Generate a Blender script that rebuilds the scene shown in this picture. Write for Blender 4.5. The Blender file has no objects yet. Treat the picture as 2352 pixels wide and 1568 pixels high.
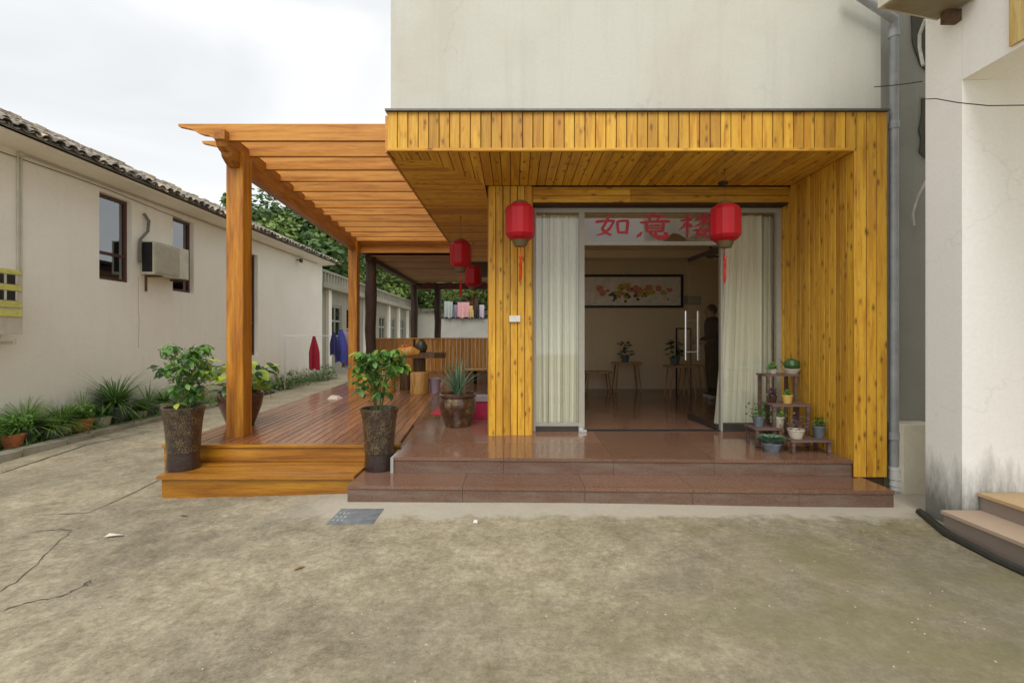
import bpy, math, random
from mathutils import Vector, Matrix, Euler
R = math.radians
rnd = random.Random(7)
S = bpy.context.scene
COL = S.collection

# ---------------------------------------------------------------- camera, sky, sun, exposure
FX, CX, CY, CH = 1100.0, 1180.0, 775.0, 1.447
cam = bpy.data.cameras.new('camera'); camo = bpy.data.objects.new('camera', cam); COL.objects.link(camo)
camo.location = (0, 0, CH); camo.rotation_euler = (R(90), 0, 0)
cam.sensor_width = 36; cam.lens = FX / 2352 * 36
cam.shift_x = -(CX - 1176) / 2352; cam.shift_y = -(784 - CY) / 2352
cam.clip_start = .05; cam.clip_end = 600
S.camera = camo
S.render.engine = 'CYCLES'
try:
    S.cycles.use_denoising = True
    S.cycles.max_bounces = 10; S.cycles.diffuse_bounces = 5; S.cycles.transparent_max_bounces = 24
except Exception: pass

world = bpy.data.worlds.new('World'); S.world = world; world.use_nodes = True
SUN_EL, SUN_AZ = 50, 183          # azimuth of the sun: behind the camera
nt = world.node_tree; N = nt.nodes; L = nt.links
bg = N['Background']; bg.inputs[1].default_value = .1
sky = N.new('ShaderNodeTexSky'); sky.sky_type = 'NISHITA'; sky.sun_disc = False
sky.sun_elevation = R(SUN_EL); sky.sun_rotation = R(SUN_AZ)
tc = N.new('ShaderNodeTexCoord'); mp = N.new('ShaderNodeMapping'); mp.inputs['Scale'].default_value = (1, 1, 2.2)
mp.inputs['Location'].default_value = (.62, .2, .35)
L.new(tc.outputs['Generated'], mp.inputs[0])
n1 = N.new('ShaderNodeTexNoise'); n1.inputs['Scale'].default_value = 1.9; n1.inputs['Detail'].default_value = 5
n1.inputs['Roughness'].default_value = .48; n1.inputs['Distortion'].default_value = .4
L.new(mp.outputs[0], n1.inputs['Vector'])
cr = N.new('ShaderNodeValToRGB'); cr.color_ramp.elements[0].position = .37; cr.color_ramp.elements[1].position = .60
cr.color_ramp.elements[0].color = (6.1, 6.3, 6.4, 1); cr.color_ramp.elements[1].color = (7.9, 7.9, 7.85, 1)
L.new(n1.outputs[0], cr.inputs[0])
mx = N.new('ShaderNodeMixRGB'); mx.inputs[0].default_value = .92
L.new(sky.outputs[0], mx.inputs[1]); L.new(cr.outputs[0], mx.inputs[2]); L.new(mx.outputs[0], bg.inputs[0])

sun = bpy.data.lights.new('sun', 'SUN'); sun.energy = 1.5; sun.angle = R(35); sun.color = (1, .97, .92)
suno = bpy.data.objects.new('sun', sun); COL.objects.link(suno)
az = R(SUN_AZ); el = R(SUN_EL)
sd = Vector((math.sin(az) * math.cos(el), math.cos(az) * math.cos(el), math.sin(el)))
suno.rotation_euler = sd.to_track_quat('Z', 'Y').to_euler(); suno.location = (-3, -6, 12)
S.view_settings.view_transform = 'Standard'; S.view_settings.look = 'None'
S.view_settings.exposure = 0.52; S.view_settings.gamma = 1; S.view_settings.use_curve_mapping = False

# ---------------------------------------------------------------- helpers
def W(px, py, d): return Vector(((px - CX) / FX * d, d, CH + (CY - py) / FX * d))
def X(px, d): return (px - CX) / FX * d
def Z(py, d): return CH + (CY - py) / FX * d
WL = {}
def tag(o, label=None, cat=None, group=None, kind=None):
    if label: o['label'] = label
    if cat: o['category'] = cat
    if group: o['group'] = group
    if kind: o['kind'] = kind
    return o
def thing(name, label, cat, loc=(0, 0, 0), group=None, rz=0):
    o = bpy.data.objects.new(name, None); COL.objects.link(o); o.empty_display_size = .1
    o.location = loc; o.rotation_euler = (0, 0, rz); WL[o.name] = Vector(loc)
    return tag(o, label, cat, group)
def link(name, me, m, parent, loc, rot=None, scale=None):
    o = bpy.data.objects.new(name, me); COL.objects.link(o)
    if m is not None and not me.materials: me.materials.append(m)
    loc = Vector(loc); WL[o.name] = loc
    if parent is not None:
        o.parent = parent; o.location = loc - WL[parent.name]
    else: o.location = loc
    if rot is not None: o.rotation_euler = rot
    if scale is not None: o.scale = scale if hasattr(scale, '__len__') else (scale,) * 3
    return o
def kids(o): return [c for c in COL.objects if c.parent == o]
def dup(o, loc=None, parent=None, rz=None, label=None, sc=None):
    kl = kids(o)
    c = o.copy(); COL.objects.link(c)
    if parent is not None: c.parent = parent
    if loc is not None: c.location = loc
    if rz is not None: c.rotation_euler = (0, 0, rz)
    if sc is not None: c.scale = (sc,) * 3
    if label: c['label'] = label
    WL[c.name] = Vector(c.location)
    for k in kl: dup(k, parent=c)
    return c

class MB:
    def __init__(s): s.v = []; s.f = []
    def add(s, vs, fs):
        b = len(s.v); s.v += [tuple(v) for v in vs]; s.f += [tuple(i + b for i in f) for f in fs]
    def box(s, x0, x1, y0, y1, z0, z1, M=None):
        vs = [Vector((x, y, z)) for z in (z0, z1) for y in (y0, y1) for x in (x0, x1)]
        if M is not None: vs = [M @ v for v in vs]
        s.add(vs, [(0, 2, 3, 1), (4, 5, 7, 6), (0, 1, 5, 4), (2, 6, 7, 3), (0, 4, 6, 2), (1, 3, 7, 5)]); return s
    def hexa(s, b, t):
        s.add(list(b) + list(t), [(3, 2, 1, 0), (4, 5, 6, 7), (0, 1, 5, 4), (1, 2, 6, 5), (2, 3, 7, 6), (3, 0, 4, 7)]); return s
    def lathe(s, prof, c=(0, 0, 0), n=24, cap=True, sy=1):
        vs = []; fs = []; k = len(prof); c = Vector(c)
        for i in range(n):
            a = 2 * math.pi * i / n
            for r, z in prof: vs.append(c + Vector((r * math.cos(a), r * sy * math.sin(a), z)))
        for i in range(n):
            j = (i + 1) % n
            for q in range(k - 1): fs.append((i * k + q, j * k + q, j * k + q + 1, i * k + q + 1))
        if cap:
            fs.append(tuple(i * k for i in range(n))[::-1]); fs.append(tuple(i * k + k - 1 for i in range(n)))
        s.add(vs, fs); return s
    def tube(s, pts, r, n=8, cap=True):
        pts = [Vector(p) for p in pts]; m = len(pts); rs = r if hasattr(r, '__len__') else [r] * m
        vs = []; fs = []; up = Vector((0, 0, 1))
        d0 = (pts[1] - pts[0]).normalized()
        a = d0.cross(up if abs(d0.z) < .9 else Vector((1, 0, 0))).normalized()
        for i, p in enumerate(pts):
            d = (pts[min(i + 1, m - 1)] - pts[max(i - 1, 0)]).normalized()
            a = (a - d * a.dot(d)).normalized(); b = d.cross(a)
            for q in range(n):
                t = 2 * math.pi * q / n; vs.append(p + (a * math.cos(t) + b * math.sin(t)) * rs[i])
        for i in range(m - 1):
            for q in range(n):
                w = (q + 1) % n; fs.append((i * n + q, i * n + w, (i + 1) * n + w, (i + 1) * n + q))
        if cap: fs.append(tuple(range(n))[::-1]); fs.append(tuple((m - 1) * n + q for q in range(n)))
        s.add(vs, fs); return s
    def prism(s, outline, axis, a, b):
        # outline: list of (u, v); axis 'x','y','z' = extrusion direction
        def P(u, v, w): return {'y': (u, w, v), 'x': (w, u, v), 'z': (u, v, w)}[axis]
        k = len(outline)
        vs = [P(u, v, a) for u, v in outline] + [P(u, v, b) for u, v in outline]
        fs = [tuple(range(k)), tuple(range(2 * k - 1, k - 1, -1))]
        for i in range(k):
            j = (i + 1) % k; fs.append((i, i + k, j + k, j))
        s.add(vs, fs); return s
    def build(s, name, m, parent=None, smooth=False, kind=None, origin=None):
        me = bpy.data.meshes.new(name)
        xs = [v[0] for v in s.v]; ys = [v[1] for v in s.v]; zs = [v[2] for v in s.v]
        o = Vector(origin) if origin is not None else Vector(((min(xs) + max(xs)) / 2, (min(ys) + max(ys)) / 2, min(zs)))
        me.from_pydata([tuple(Vector(v) - o) for v in s.v], [], s.f); me.validate(); me.update()
        import bmesh
        bm = bmesh.new(); bm.from_mesh(me); bmesh.ops.recalc_face_normals(bm, faces=bm.faces[:]); bm.to_mesh(me); bm.free()
        if smooth:
            for p in me.polygons: p.use_smooth = True
            try: me.set_sharp_from_angle(angle=R(38))
            except Exception: pass
        ob = link(name, me, m, parent, o)
        if kind: ob['kind'] = kind
        return ob

BC = {}
def board_mesh(name, L_, w, t, ch):
    # chamfered board, length along local Z, width local X, thickness local Y
    key = (name, round(L_, 3), round(w, 4), round(t, 4))
    if key in BC: return BC[key]
    a, b, c = w / 2, t / 2, ch
    o = [(-a + c, -b), (a - c, -b), (a, -b + c), (a, b - c), (a - c, b), (-a + c, b), (-a, b - c), (-a, -b + c)]
    vs = [(x, y, -L_ / 2) for x, y in o] + [(x, y, L_ / 2) for x, y in o]
    fs = [tuple(range(7, -1, -1)), tuple(range(8, 16))] + [(i, (i + 1) % 8, (i + 1) % 8 + 8, i + 8) for i in range(8)]
    me = bpy.data.meshes.new(name); me.from_pydata(vs, [], fs); me.update(); BC[key] = me
    return me
def board(name, c, L_, w, t, axis, m, parent, ch=.004, flip=False, rz=0, key=None):
    """axis: direction of the length ('x','y','z'); w lies in the other visible direction; t is the thickness.
    'z' -> width X, thickness Y (flip: width Y, thickness X); 'y' -> width X, thickness Z; 'x' -> width Y, thickness Z (flip: width Z, thickness Y)"""
    me = board_mesh(key or name, L_, w, t, ch)
    if not me.materials: me.materials.append(m)
    if axis == 'z': rot = Euler((0, 0, R(90) if flip else 0))
    elif axis == 'y': rot = Matrix(((1, 0, 0), (0, 0, 1), (0, -1, 0))).to_euler() if not flip else Matrix(((0, 1, 0), (0, 0, 1), (1, 0, 0))).to_euler()
    else: rot = Matrix(((0, 0, 1), (1, 0, 0), (0, 1, 0))).to_euler() if not flip else Matrix(((0, 0, 1), (0, -1, 0), (1, 0, 0))).to_euler()
    if rz:
        rot = (Matrix.Rotation(rz, 3, 'Z') @ rot.to_matrix()).to_euler()
    return link(name, me, None, parent, c, rot)

# ---------------------------------------------------------------- materials
def newmat(name):
    m = bpy.data.materials.new(name); m.use_nodes = True
    return m, m.node_tree.nodes, m.node_tree.links, m.node_tree.nodes['Principled BSDF']
def rampnode(N, L, src, stops):
    r = N.new('ShaderNodeValToRGB'); e = r.color_ramp.elements
    while len(e) < len(stops): e.new(.5)
    for q, (p, c) in zip(e, stops): q.position = p; q.color = (*c, 1) if len(c) == 3 else c
    L.new(src, r.inputs[0]); return r.outputs[0]
def noise(N, L, vec, sc, det=4, rough=.55, dist=0):
    n = N.new('ShaderNodeTexNoise'); n.inputs['Scale'].default_value = sc; n.inputs['Detail'].default_value = det
    n.inputs['Roughness'].default_value = rough; n.inputs['Distortion'].default_value = dist
    if vec is not None: L.new(vec, n.inputs['Vector'])
    return n.outputs[0]
def mapping(N, L, vec, sc=(1, 1, 1), loc=(0, 0, 0)):
    m = N.new('ShaderNodeMapping'); m.inputs['Scale'].default_value = sc; m.inputs['Location'].default_value = loc
    L.new(vec, m.inputs[0]); return m.outputs[0]
def mixc(N, L, fac, a, b, mode='MIX'):
    x = N.new('ShaderNodeMixRGB'); x.blend_type = mode
    for i, v in ((0, fac), (1, a), (2, b)):
        if hasattr(v, 'links') or hasattr(v, 'is_linked'): L.new(v, x.inputs[i])
        elif i == 0: x.inputs[0].default_value = v
        else: x.inputs[i].default_value = (*v, 1)
    return x.outputs[0]
def math_(N, L, op, a, b=0, clamp=False):
    x = N.new('ShaderNodeMath'); x.operation = op; x.use_clamp = clamp
    for i, v in ((0, a), (1, b)):
        if hasattr(v, 'is_linked'): L.new(v, x.inputs[i])
        else: x.inputs[i].default_value = v
    return x.outputs[0]
def bump(N, L, b, h, st=.3, dist=.01):
    x = N.new('ShaderNodeBump'); x.inputs['Strength'].default_value = st; x.inputs['Distance'].default_value = dist
    L.new(h, x.inputs['Height']); L.new(x.outputs[0], b.inputs['Normal'])
def objcoords(N, L, rand=True):
    t = N.new('ShaderNodeTexCoord'); v = t.outputs['Object']
    if rand:
        oi = N.new('ShaderNodeObjectInfo'); c = N.new('ShaderNodeVectorMath'); c.operation = 'SCALE'
        c.inputs[0].default_value = (37.1, 53.7, 71.3); L.new(oi.outputs['Random'], c.inputs['Scale'])
        a = N.new('ShaderNodeVectorMath'); a.operation = 'ADD'; L.new(v, a.inputs[0]); L.new(c.outputs[0], a.inputs[1]); v = a.outputs[0]
        return v, oi.outputs['Random']
    return v, None
def position(N, L):
    g = N.new('ShaderNodeNewGeometry'); return g.outputs['Position']

def wood(name, light, mid, dark, rough=.35, knots=0.0, var=.35, coat=0, along='z', grain=1.0):
    m, N, L, b = newmat(name)
    v, rn = objcoords(N, L)
    sc = {'z': (9, 9, .7), 'x': (.7, 9, 9), 'y': (9, .7, 9)}[along]
    g = noise(N, L, mapping(N, L, v, tuple(q * grain for q in sc)), 3.0, 6, .6, .35)
    c = rampnode(N, L, g, [(.3, dark), (.47, mid), (.68, light)])
    fine = noise(N, L, mapping(N, L, v, tuple(q * 6 * grain for q in sc)), 3.5, 4, .6)
    c = mixc(N, L, .35, c, rampnode(N, L, fine, [(.3, (.55, .5, .42)), (.65, (1.15, 1.12, 1.05))]), 'MULTIPLY')
    rr = rampnode(N, L, rn, [(0, (1 - var * .9, 1 - var, 1 - var * 1.15)), (.5, (1, 1, 1)), (1, (1 + var * .25, 1 + var * .32, 1 + var * .4))])
    c = mixc(N, L, 1.0, c, rr, 'MULTIPLY')
    h = g
    if knots:
        stn = noise(N, L, mapping(N, L, v, tuple(q * .9 for q in sc)), 1.1, 3, .5)
        c = mixc(N, L, math_(N, L, 'MULTIPLY', rampnode(N, L, stn, [(.48, (0, 0, 0)), (.70, (1, 1, 1))]), .6), c, (.46, .18, .014))
        ks = {'z': (15, 15, 6.5), 'x': (6.5, 15, 15), 'y': (15, 6.5, 15)}[along]
        vo = N.new('ShaderNodeTexVoronoi'); vo.inputs['Scale'].default_value = 1.0
        L.new(mapping(N, L, v, ks), vo.inputs['Vector'])
        wob = noise(N, L, v, 60, 2)
        dd = math_(N, L, 'ADD', vo.outputs['Distance'], math_(N, L, 'MULTIPLY', wob, .12))
        k = rampnode(N, L, dd, [(.17, (1, 1, 1)), (.25, (.4, .4, .4)), (.42, (0, 0, 0))])
        sel = N.new('ShaderNodeSeparateColor'); L.new(vo.outputs['Color'], sel.inputs[0])
        on = math_(N, L, 'GREATER_THAN', sel.outputs[0], .35)
        k2 = math_(N, L, 'MULTIPLY', k, on)
        c = mixc(N, L, math_(N, L, 'MULTIPLY', k2, .85), c, (.16, .055, .008))
    L.new(c, b.inputs['Base Color'])
    L.new(rampnode(N, L, fine, [(.3, (rough * .8,) * 3), (.7, (rough * 1.3,) * 3)]), b.inputs['Roughness'])
    if coat: b.inputs['Coat Weight'].default_value = coat; b.inputs['Coat Roughness'].default_value = .12
    bump(N, L, b, fine, .12, .002)
    return m

def plaster(name, base, stain=(.35, .3, .2), amount=.35, scale=1.0, streak=.5, rough=.85, grime=None, grime_z=(.0, .5)):
    m, N, L, b = newmat(name); p = position(N, L)
    blot = noise(N, L, mapping(N, L, p, (scale, scale, scale)), .7, 6, .6, .5)
    c = mixc(N, L, math_(N, L, 'MULTIPLY', rampnode(N, L, blot, [(.42, (0, 0, 0)), (.72, (1, 1, 1))]), amount), base, stain)
    st = noise(N, L, mapping(N, L, p, (5, 5, .35)), 1.6, 5, .6)
    c = mixc(N, L, math_(N, L, 'MULTIPLY', rampnode(N, L, st, [(.5, (0, 0, 0)), (.75, (1, 1, 1))]), streak * .5), c, tuple(q * .72 for q in base))
    fine = noise(N, L, p, 38, 5, .65)
    c = mixc(N, L, .3, c, rampnode(N, L, fine, [(.3, (.85, .85, .85)), (.7, (1.08, 1.08, 1.08))]), 'MULTIPLY')
    ve = N.new('ShaderNodeTexVoronoi'); ve.feature = 'DISTANCE_TO_EDGE'; ve.inputs['Scale'].default_value = .55
    wv = N.new('ShaderNodeVectorMath'); wv.operation = 'ADD'; nn = N.new('ShaderNodeTexNoise'); nn.inputs['Scale'].default_value = 2.3; nn.inputs['Detail'].default_value = 6; L.new(p, nn.inputs['Vector'])
    L.new(p, wv.inputs[0]); L.new(nn.outputs['Color'], wv.inputs[1]); L.new(wv.outputs[0], ve.inputs['Vector'])
    ck = math_(N, L, 'MULTIPLY', rampnode(N, L, ve.outputs['Distance'], [(.0, (1, 1, 1)), (.006, (0, 0, 0))]), rampnode(N, L, noise(N, L, p, .9, 2), [(.5, (0, 0, 0)), (.58, (1, 1, 1))]))
    c = mixc(N, L, math_(N, L, 'MULTIPLY', ck, .16), c, tuple(q * .35 for q in base))
    if grime:
        s = N.new('ShaderNodeSeparateXYZ'); L.new(p, s.inputs[0])
        gz = math_(N, L, 'ADD', s.outputs[2], math_(N, L, 'MULTIPLY', noise(N, L, mapping(N, L, p, (3, 3, .8)), 2.2, 6, .7), -(grime_z[1] - grime_z[0]) * 1.6))
        mr = N.new('ShaderNodeMapRange'); mr.inputs[1].default_value = grime_z[0] - .35 * (grime_z[1] - grime_z[0]) - .2; mr.inputs[2].default_value = grime_z[1] * .25
        mr.inputs[3].default_value = .9; mr.inputs[4].default_value = 0; L.new(gz, mr.inputs[0])
        c = mixc(N, L, mr.outputs[0], c, grime)
    L.new(c, b.inputs['Base Color']); b.inputs['Roughness'].default_value = rough
    bump(N, L, b, noise(N, L, p, 14, 8, .6), .18, .01)
    return m

def plain(name, col, rough=.6, metal=0, var=.15, sc=12, coat=0, bmp=.08, rand=0.0):
    m, N, L, b = newmat(name); v, rn = objcoords(N, L)
    n = noise(N, L, v, sc, 5, .6)
    c = mixc(N, L, 1.0, col, rampnode(N, L, n, [(.3, (1 - var,) * 3), (.7, (1 + var,) * 3)]), 'MULTIPLY')
    if rand: c = mixc(N, L, 1.0, c, rampnode(N, L, rn, [(0, (1 - rand,) * 3), (1, (1 + rand,) * 3)]), 'MULTIPLY')
    L.new(c, b.inputs['Base Color']); b.inputs['Roughness'].default_value = rough; b.inputs['Metallic'].default_value = metal
    if coat: b.inputs['Coat Weight'].default_value = coat
    if bmp: bump(N, L, b, n, bmp, .004)
    return m

def leafmat(name, c0, c1, rough=.45, trans=.25, sc=1.5):
    m, N, L, b = newmat(name); v, rn = objcoords(N, L)
    p = position(N, L)
    n = noise(N, L, p, sc * 6, 3)
    c = mixc(N, L, n, c0, c1)
    c = mixc(N, L, 1.0, c, rampnode(N, L, rn, [(0, (.6, .68, .6)), (1, (1.4, 1.3, 1.2))]), 'MULTIPLY')
    L.new(c, b.inputs['Base Color']); b.inputs['Roughness'].default_value = rough
    tr = N.new('ShaderNodeBsdfTranslucent'); L.new(c, tr.inputs[0]); mixs = N.new('ShaderNodeMixShader'); mixs.inputs[0].default_value = trans
    out = N['Material Output']; L.new(b.outputs[0], mixs.inputs[1]); L.new(tr.outputs[0], mixs.inputs[2]); L.new(mixs.outputs[0], out.inputs[0])
    return m

def glass(name, tint=(.8, .86, .84), refl=.10):
    m = bpy.data.materials.new(name); m.use_nodes = True; N = m.node_tree.nodes; L = m.node_tree.links
    N.remove(N['Principled BSDF']); out = N['Material Output']
    t = N.new('ShaderNodeBsdfTransparent'); t.inputs[0].default_value = (*tint, 1)
    g = N.new('ShaderNodeBsdfGlossy'); g.inputs[1].default_value = .015
    f = N.new('ShaderNodeLayerWeight'); f.inputs[0].default_value = .5
    a = math_(N, L, 'ADD', math_(N, L, 'POWER', f.outputs['Facing'], 5.0), refl + .04, True)
    nz = noise(N, L, position(N, L), .9, 2); bp = N.new('ShaderNodeBump'); bp.inputs['Strength'].default_value = .04; bp.inputs['Distance'].default_value = .05
    L.new(nz, bp.inputs['Height']); L.new(bp.outputs[0], g.inputs['Normal'])
    x = N.new('ShaderNodeMixShader'); L.new(a, x.inputs[0]); L.new(t.outputs[0], x.inputs[1]); L.new(g.outputs[0], x.inputs[2]); L.new(x.outputs[0], out.inputs[0])
    return m

M = {}
M['pine'] = wood('honey_pine', (.76, .45, .048), (.66, .35, .026), (.44, .19, .010), .52, knots=.25, var=.32)
M['pale_plank'] = wood('pale_yellow_plank', (.80, .66, .30), (.72, .56, .2), (.55, .36, .08), .4, knots=.2, var=.15)
M['pergola_post'] = wood('orange_varnished_timber', (.60, .26, .022), (.44, .16, .007), (.24, .07, .003), .45, var=.12, coat=.05, grain=.7)
M['step_wood_board'] = wood('golden_step_board', (.52, .25, .022), (.30, .115, .009), (.14, .05, .004), .28, var=.05, coat=.35, grain=.33)
M['rafter_board'] = wood('orange_varnished_board', (.66, .31, .06), (.56, .23, .032), (.38, .13, .014), .4, var=.14, grain=.7)
M['rafter'] = wood('orange_varnished_rafter', (.66, .31, .055), (.55, .225, .026), (.34, .11, .009), .5, var=.16, coat=.0, along='x', grain=.7)
M['beam'] = wood('orange_varnished_beam', (.52, .21, .03), (.38, .13, .008), (.22, .065, .003), .45, var=.1, coat=.05, along='y', grain=.7)
M['deck'] = wood('reddish_deck_wood', (.40, .18, .082), (.30, .118, .048), (.18, .064, .025), .28, var=.35, coat=.3)
M['step_wood'] = wood('golden_step_wood', (.50, .23, .03), (.36, .145, .014), (.20, .07, .006), .28, var=.05, coat=.35, along='x', grain=.55)
M['veranda_board'] = wood('brown_ceiling_board', (.46, .30, .16), (.36, .22, .10), (.2, .11, .05), .7, var=.3)
M['dark_post'] = wood('dark_brown_post', (.085, .045, .032), (.055, .028, .02), (.025, .012, .009), .6, var=.2)
M['fence_wood'] = wood('amber_fence_slat', (.90, .50, .13), (.78, .38, .07), (.50, .20, .03), .45, var=.35)
M['log'] = wood('pale_log', (.62, .38, .13), (.48, .25, .065), (.3, .13, .03), .5, var=.2)
M['dark_log'] = wood('dark_log', (.22, .13, .06), (.14, .075, .032), (.06, .03, .015), .55, var=.2)
M['old_shelf'] = wood('weathered_stand_wood', (.22, .14, .12), (.14, .085, .07), (.07, .04, .03), .6, var=.2, along='x')
M['stool_wood'] = wood('pale_stool_wood', (.55, .36, .18), (.42, .24, .1), (.25, .12, .05), .45, var=.2)
M['upper_wall'] = plaster('stained_cream_render', (.60, .595, .53), (.49, .44, .345), .65, .9, .55)
M['cream_wall'] = plaster('cream_house_render', (.95, .92, .83), (.80, .74, .62), .5, .8, .3, grime=(.34, .30, .22), grime_z=(0, .5))
M['white_wall'] = plaster('white_pillar_render', (.93, .93, .90), (.82, .80, .73), .35, 1.2, .2, grime=(.11, .11, .085), grime_z=(.1, .62))
M['grey_wall'] = plaster('bare_grey_cement', (.38, .375, .34), (.28, .27, .24), .5, 2, .5)
M['far_wall'] = plaster('weathered_grey_render', (.36, .34, .27), (.20, .19, .15), .65, .6, .8)
M['room_wall'] = plaster('room_wall_paint', (.80, .66, .44), (.72, .58, .38), .3, .5, .2)
M['beige_block'] = plaster('old_cream_paint', (.86, .81, .64), (.45, .4, .3), .4, 3, .4)
M['black'] = plain('black_plastic', (.02, .02, .02), .5)
M['gap_dark'] = plain('dark_backing', (.05, .025, .008), .9)
M['brown_frame'] = wood('brown_window_frame', (.12, .045, .03), (.085, .03, .02), (.04, .014, .01), .4, var=.1)
M['alu'] = plain('beige_aluminium', (.36, .345, .29), .4, 0, .06)
M['chrome'] = plain('brushed_steel', (.75, .75, .73), .22, 1, .05)
M['pipe'] = plain('grey_plastic_pipe', (.33, .345, .35), .35, 0, .2, 6)
M['pipe_white'] = plain('white_plastic_pipe', (.72, .72, .68), .4, 0, .12, 8)
M['ac'] = plain('aged_cream_metal', (.56, .53, .43), .45, 0, .12, 6)
M['ac_yellow'] = plain('yellowed_metal', (.60, .58, .14), .5, 0, .25, 9)
M['rust'] = plain('rusty_steel', (.14, .085, .05), .75, .3, .4, 20)
M['terracotta'] = plain('terracotta', (.42, .13, .05), .8, 0, .25, 14, rand=.25)
M['grey_pot'] = plain('slate_grey_pot', (.12, .14, .16), .6, 0, .25, 14, rand=.3)
M['cream_pot'] = plain('cream_ceramic', (.55, .5, .40), .45, 0, .15, 10, rand=.2)
M['brown_glaze'] = plain('brown_glaze', (.075, .03, .02), .22, 0, .5, 9, coat=.5)
M['soil'] = plain('soil', (.07, .05, .035), .95, 0, .5, 30, bmp=.8)
M['leaf_bush'] = leafmat('bush_leaf', (.075, .20, .035), (.17, .34, .07))
M['leaf_dark'] = leafmat('glossy_dark_leaf', (.03, .085, .03), (.06, .15, .045), .3)
M['leaf_yellow'] = leafmat('variegated_leaf', (.14, .32, .03), (.55, .62, .07), .35, sc=4)
M['leaf_aloe'] = leafmat('blue_green_succulent', (.10, .19, .12), (.17, .28, .18), .4, .08)
M['grass'] = leafmat('strap_leaf', (.09, .20, .04), (.24, .38, .10), .45)
M['tree'] = leafmat('tree_leaf', (.055, .13, .04), (.17, .26, .085), .55, .2, .3)
M['tree_light'] = leafmat('light_tree_leaf', (.12, .22, .05), (.29, .38, .12), .55, .25, .3)
M['bark'] = plain('bark', (.10, .075, .05), .9, 0, .4, 9, bmp=.6)
M['stem'] = plain('green_stem', (.12, .14, .05), .7)
M['curtain'] = None
M['glass'] = glass('door_glass', (.99, .99, .96), .03)
M['window_glass'] = glass('dark_window_glass', (.35, .4, .42), .22)
M['skin'] = plain('skin', (.42, .24, .16), .5, 0, .06)
M['cloth_dark'] = plain('dark_blue_cloth', (.012, .014, .022), .9)
M['hair'] = plain('black_hair', (.008, .007, .006), .5)
M['white_shoe'] = plain('white_shoe', (.6, .6, .58), .5)
M['cable'] = plain('dark_cable', (.03, .03, .028), .7)
M['cable_white'] = plain('white_cable', (.65, .64, .58), .5)
M['red_mat'] = plain('red_mat', (.42, .025, .05), .9, 0, .2, 40)
M['lavender'] = plain('lavender_plastic', (.42, .34, .42), .5)
M['steel_plate'] = plain('galvanised_plate', (.26, .29, .31), .45, .5, .25, 16)

def tile_roof_mat():
    m, N, L, b = newmat('weathered_grey_tile'); v, rn = objcoords(N, L)
    p = position(N, L)
    c = rampnode(N, L, noise(N, L, p, 4.5, 6, .7), [(.3, (.06, .057, .053)), (.45, (.22, .20, .17)), (.57, (.42, .36, .28)), (.72, (.56, .52, .46))])
    c = mixc(N, L, 1.0, c, rampnode(N, L, rn, [(0, (.55, .55, .57)), (.6, (1, 1, 1)), (1, (1.6, 1.5, 1.35))]), 'MULTIPLY')
    L.new(c, b.inputs['Base Color']); b.inputs['Roughness'].default_value = .9
    bump(N, L, b, noise(N, L, p, 30, 5), .5, .01); return m
M['roof_tile'] = tile_roof_mat()

def granite():
    m, N, L, b = newmat('polished_red_granite'); v, rn = objcoords(N, L)
    sp = noise(N, L, v, 90, 3, .6)
    c = rampnode(N, L, sp, [(.33, (.135, .066, .042)), (.5, (.190, .098, .062)), (.68, (.25, .143, .098))])
    bl = noise(N, L, position(N, L), 1.6, 5, .6)
    c = mixc(N, L, math_(N, L, 'MULTIPLY', rampnode(N, L, bl, [(.45, (0, 0, 0)), (.75, (1, 1, 1))]), .35), c, (.21, .15, .11))
    c = mixc(N, L, 1.0, c, rampnode(N, L, rn, [(0, (.86, .86, .86)), (1, (1.12, 1.1, 1.08))]), 'MULTIPLY')
    L.new(c, b.inputs['Base Color'])
    L.new(rampnode(N, L, bl, [(.35, (.08,) * 3), (.7, (.24,) * 3)]), b.inputs['Roughness'])
    b.inputs['Specular IOR Level'].default_value = .7
    return m
M['granite'] = granite()
def granite_riser():
    m, N, L, b = newmat('dusty_red_granite'); v, rn = objcoords(N, L); p = position(N, L)
    sp = noise(N, L, v, 90, 3, .6)
    c = rampnode(N, L, sp, [(.33, (.10, .052, .036)), (.5, (.145, .08, .054)), (.68, (.185, .112, .08))])
    d = noise(N, L, mapping(N, L, p, (1.1, 1, 5)), 2.2, 6, .65)
    c = mixc(N, L, math_(N, L, 'MULTIPLY', rampnode(N, L, d, [(.42, (0, 0, 0)), (.66, (1, 1, 1))]), .6), c, (.20, .16, .12))
    L.new(c, b.inputs['Base Color']); b.inputs['Roughness'].default_value = .5; return m
M['granite_riser'] = granite_riser()

def mottled_pot():
    m, N, L, b = newmat('mottled_glazed_pot'); v, rn = objcoords(N, L)
    vo = N.new('ShaderNodeTexVoronoi'); vo.inputs['Scale'].default_value = 70
    L.new(mapping(N, L, v, (1.2, 1.2, .8)), vo.inputs['Vector'])
    n = noise(N, L, v, 14, 4)
    t = math_(N, L, 'ADD', vo.outputs['Distance'], math_(N, L, 'MULTIPLY', math_(N, L, 'SUBTRACT', n, .5), 1.2))
    c = rampnode(N, L, t, [(.12, (.165, .12, .06)), (.40, (.07, .046, .026)), (.68, (.03, .020, .015))])
    s = N.new('ShaderNodeSeparateXYZ'); tcx = N.new('ShaderNodeTexCoord'); L.new(tcx.outputs['Object'], s.inputs[0])
    lo = math_(N, L, 'LESS_THAN', s.outputs[2], .165)
    c = mixc(N, L, math_(N, L, 'MULTIPLY', lo, .93), c, (.030, .018, .017))
    L.new(c, b.inputs['Base Color']); b.inputs['Roughness'].default_value = .28; b.inputs['Coat Weight'].default_value = .4
    bump(N, L, b, t, .5, .004); return m
M['mottled_pot'] = mottled_pot()

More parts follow.
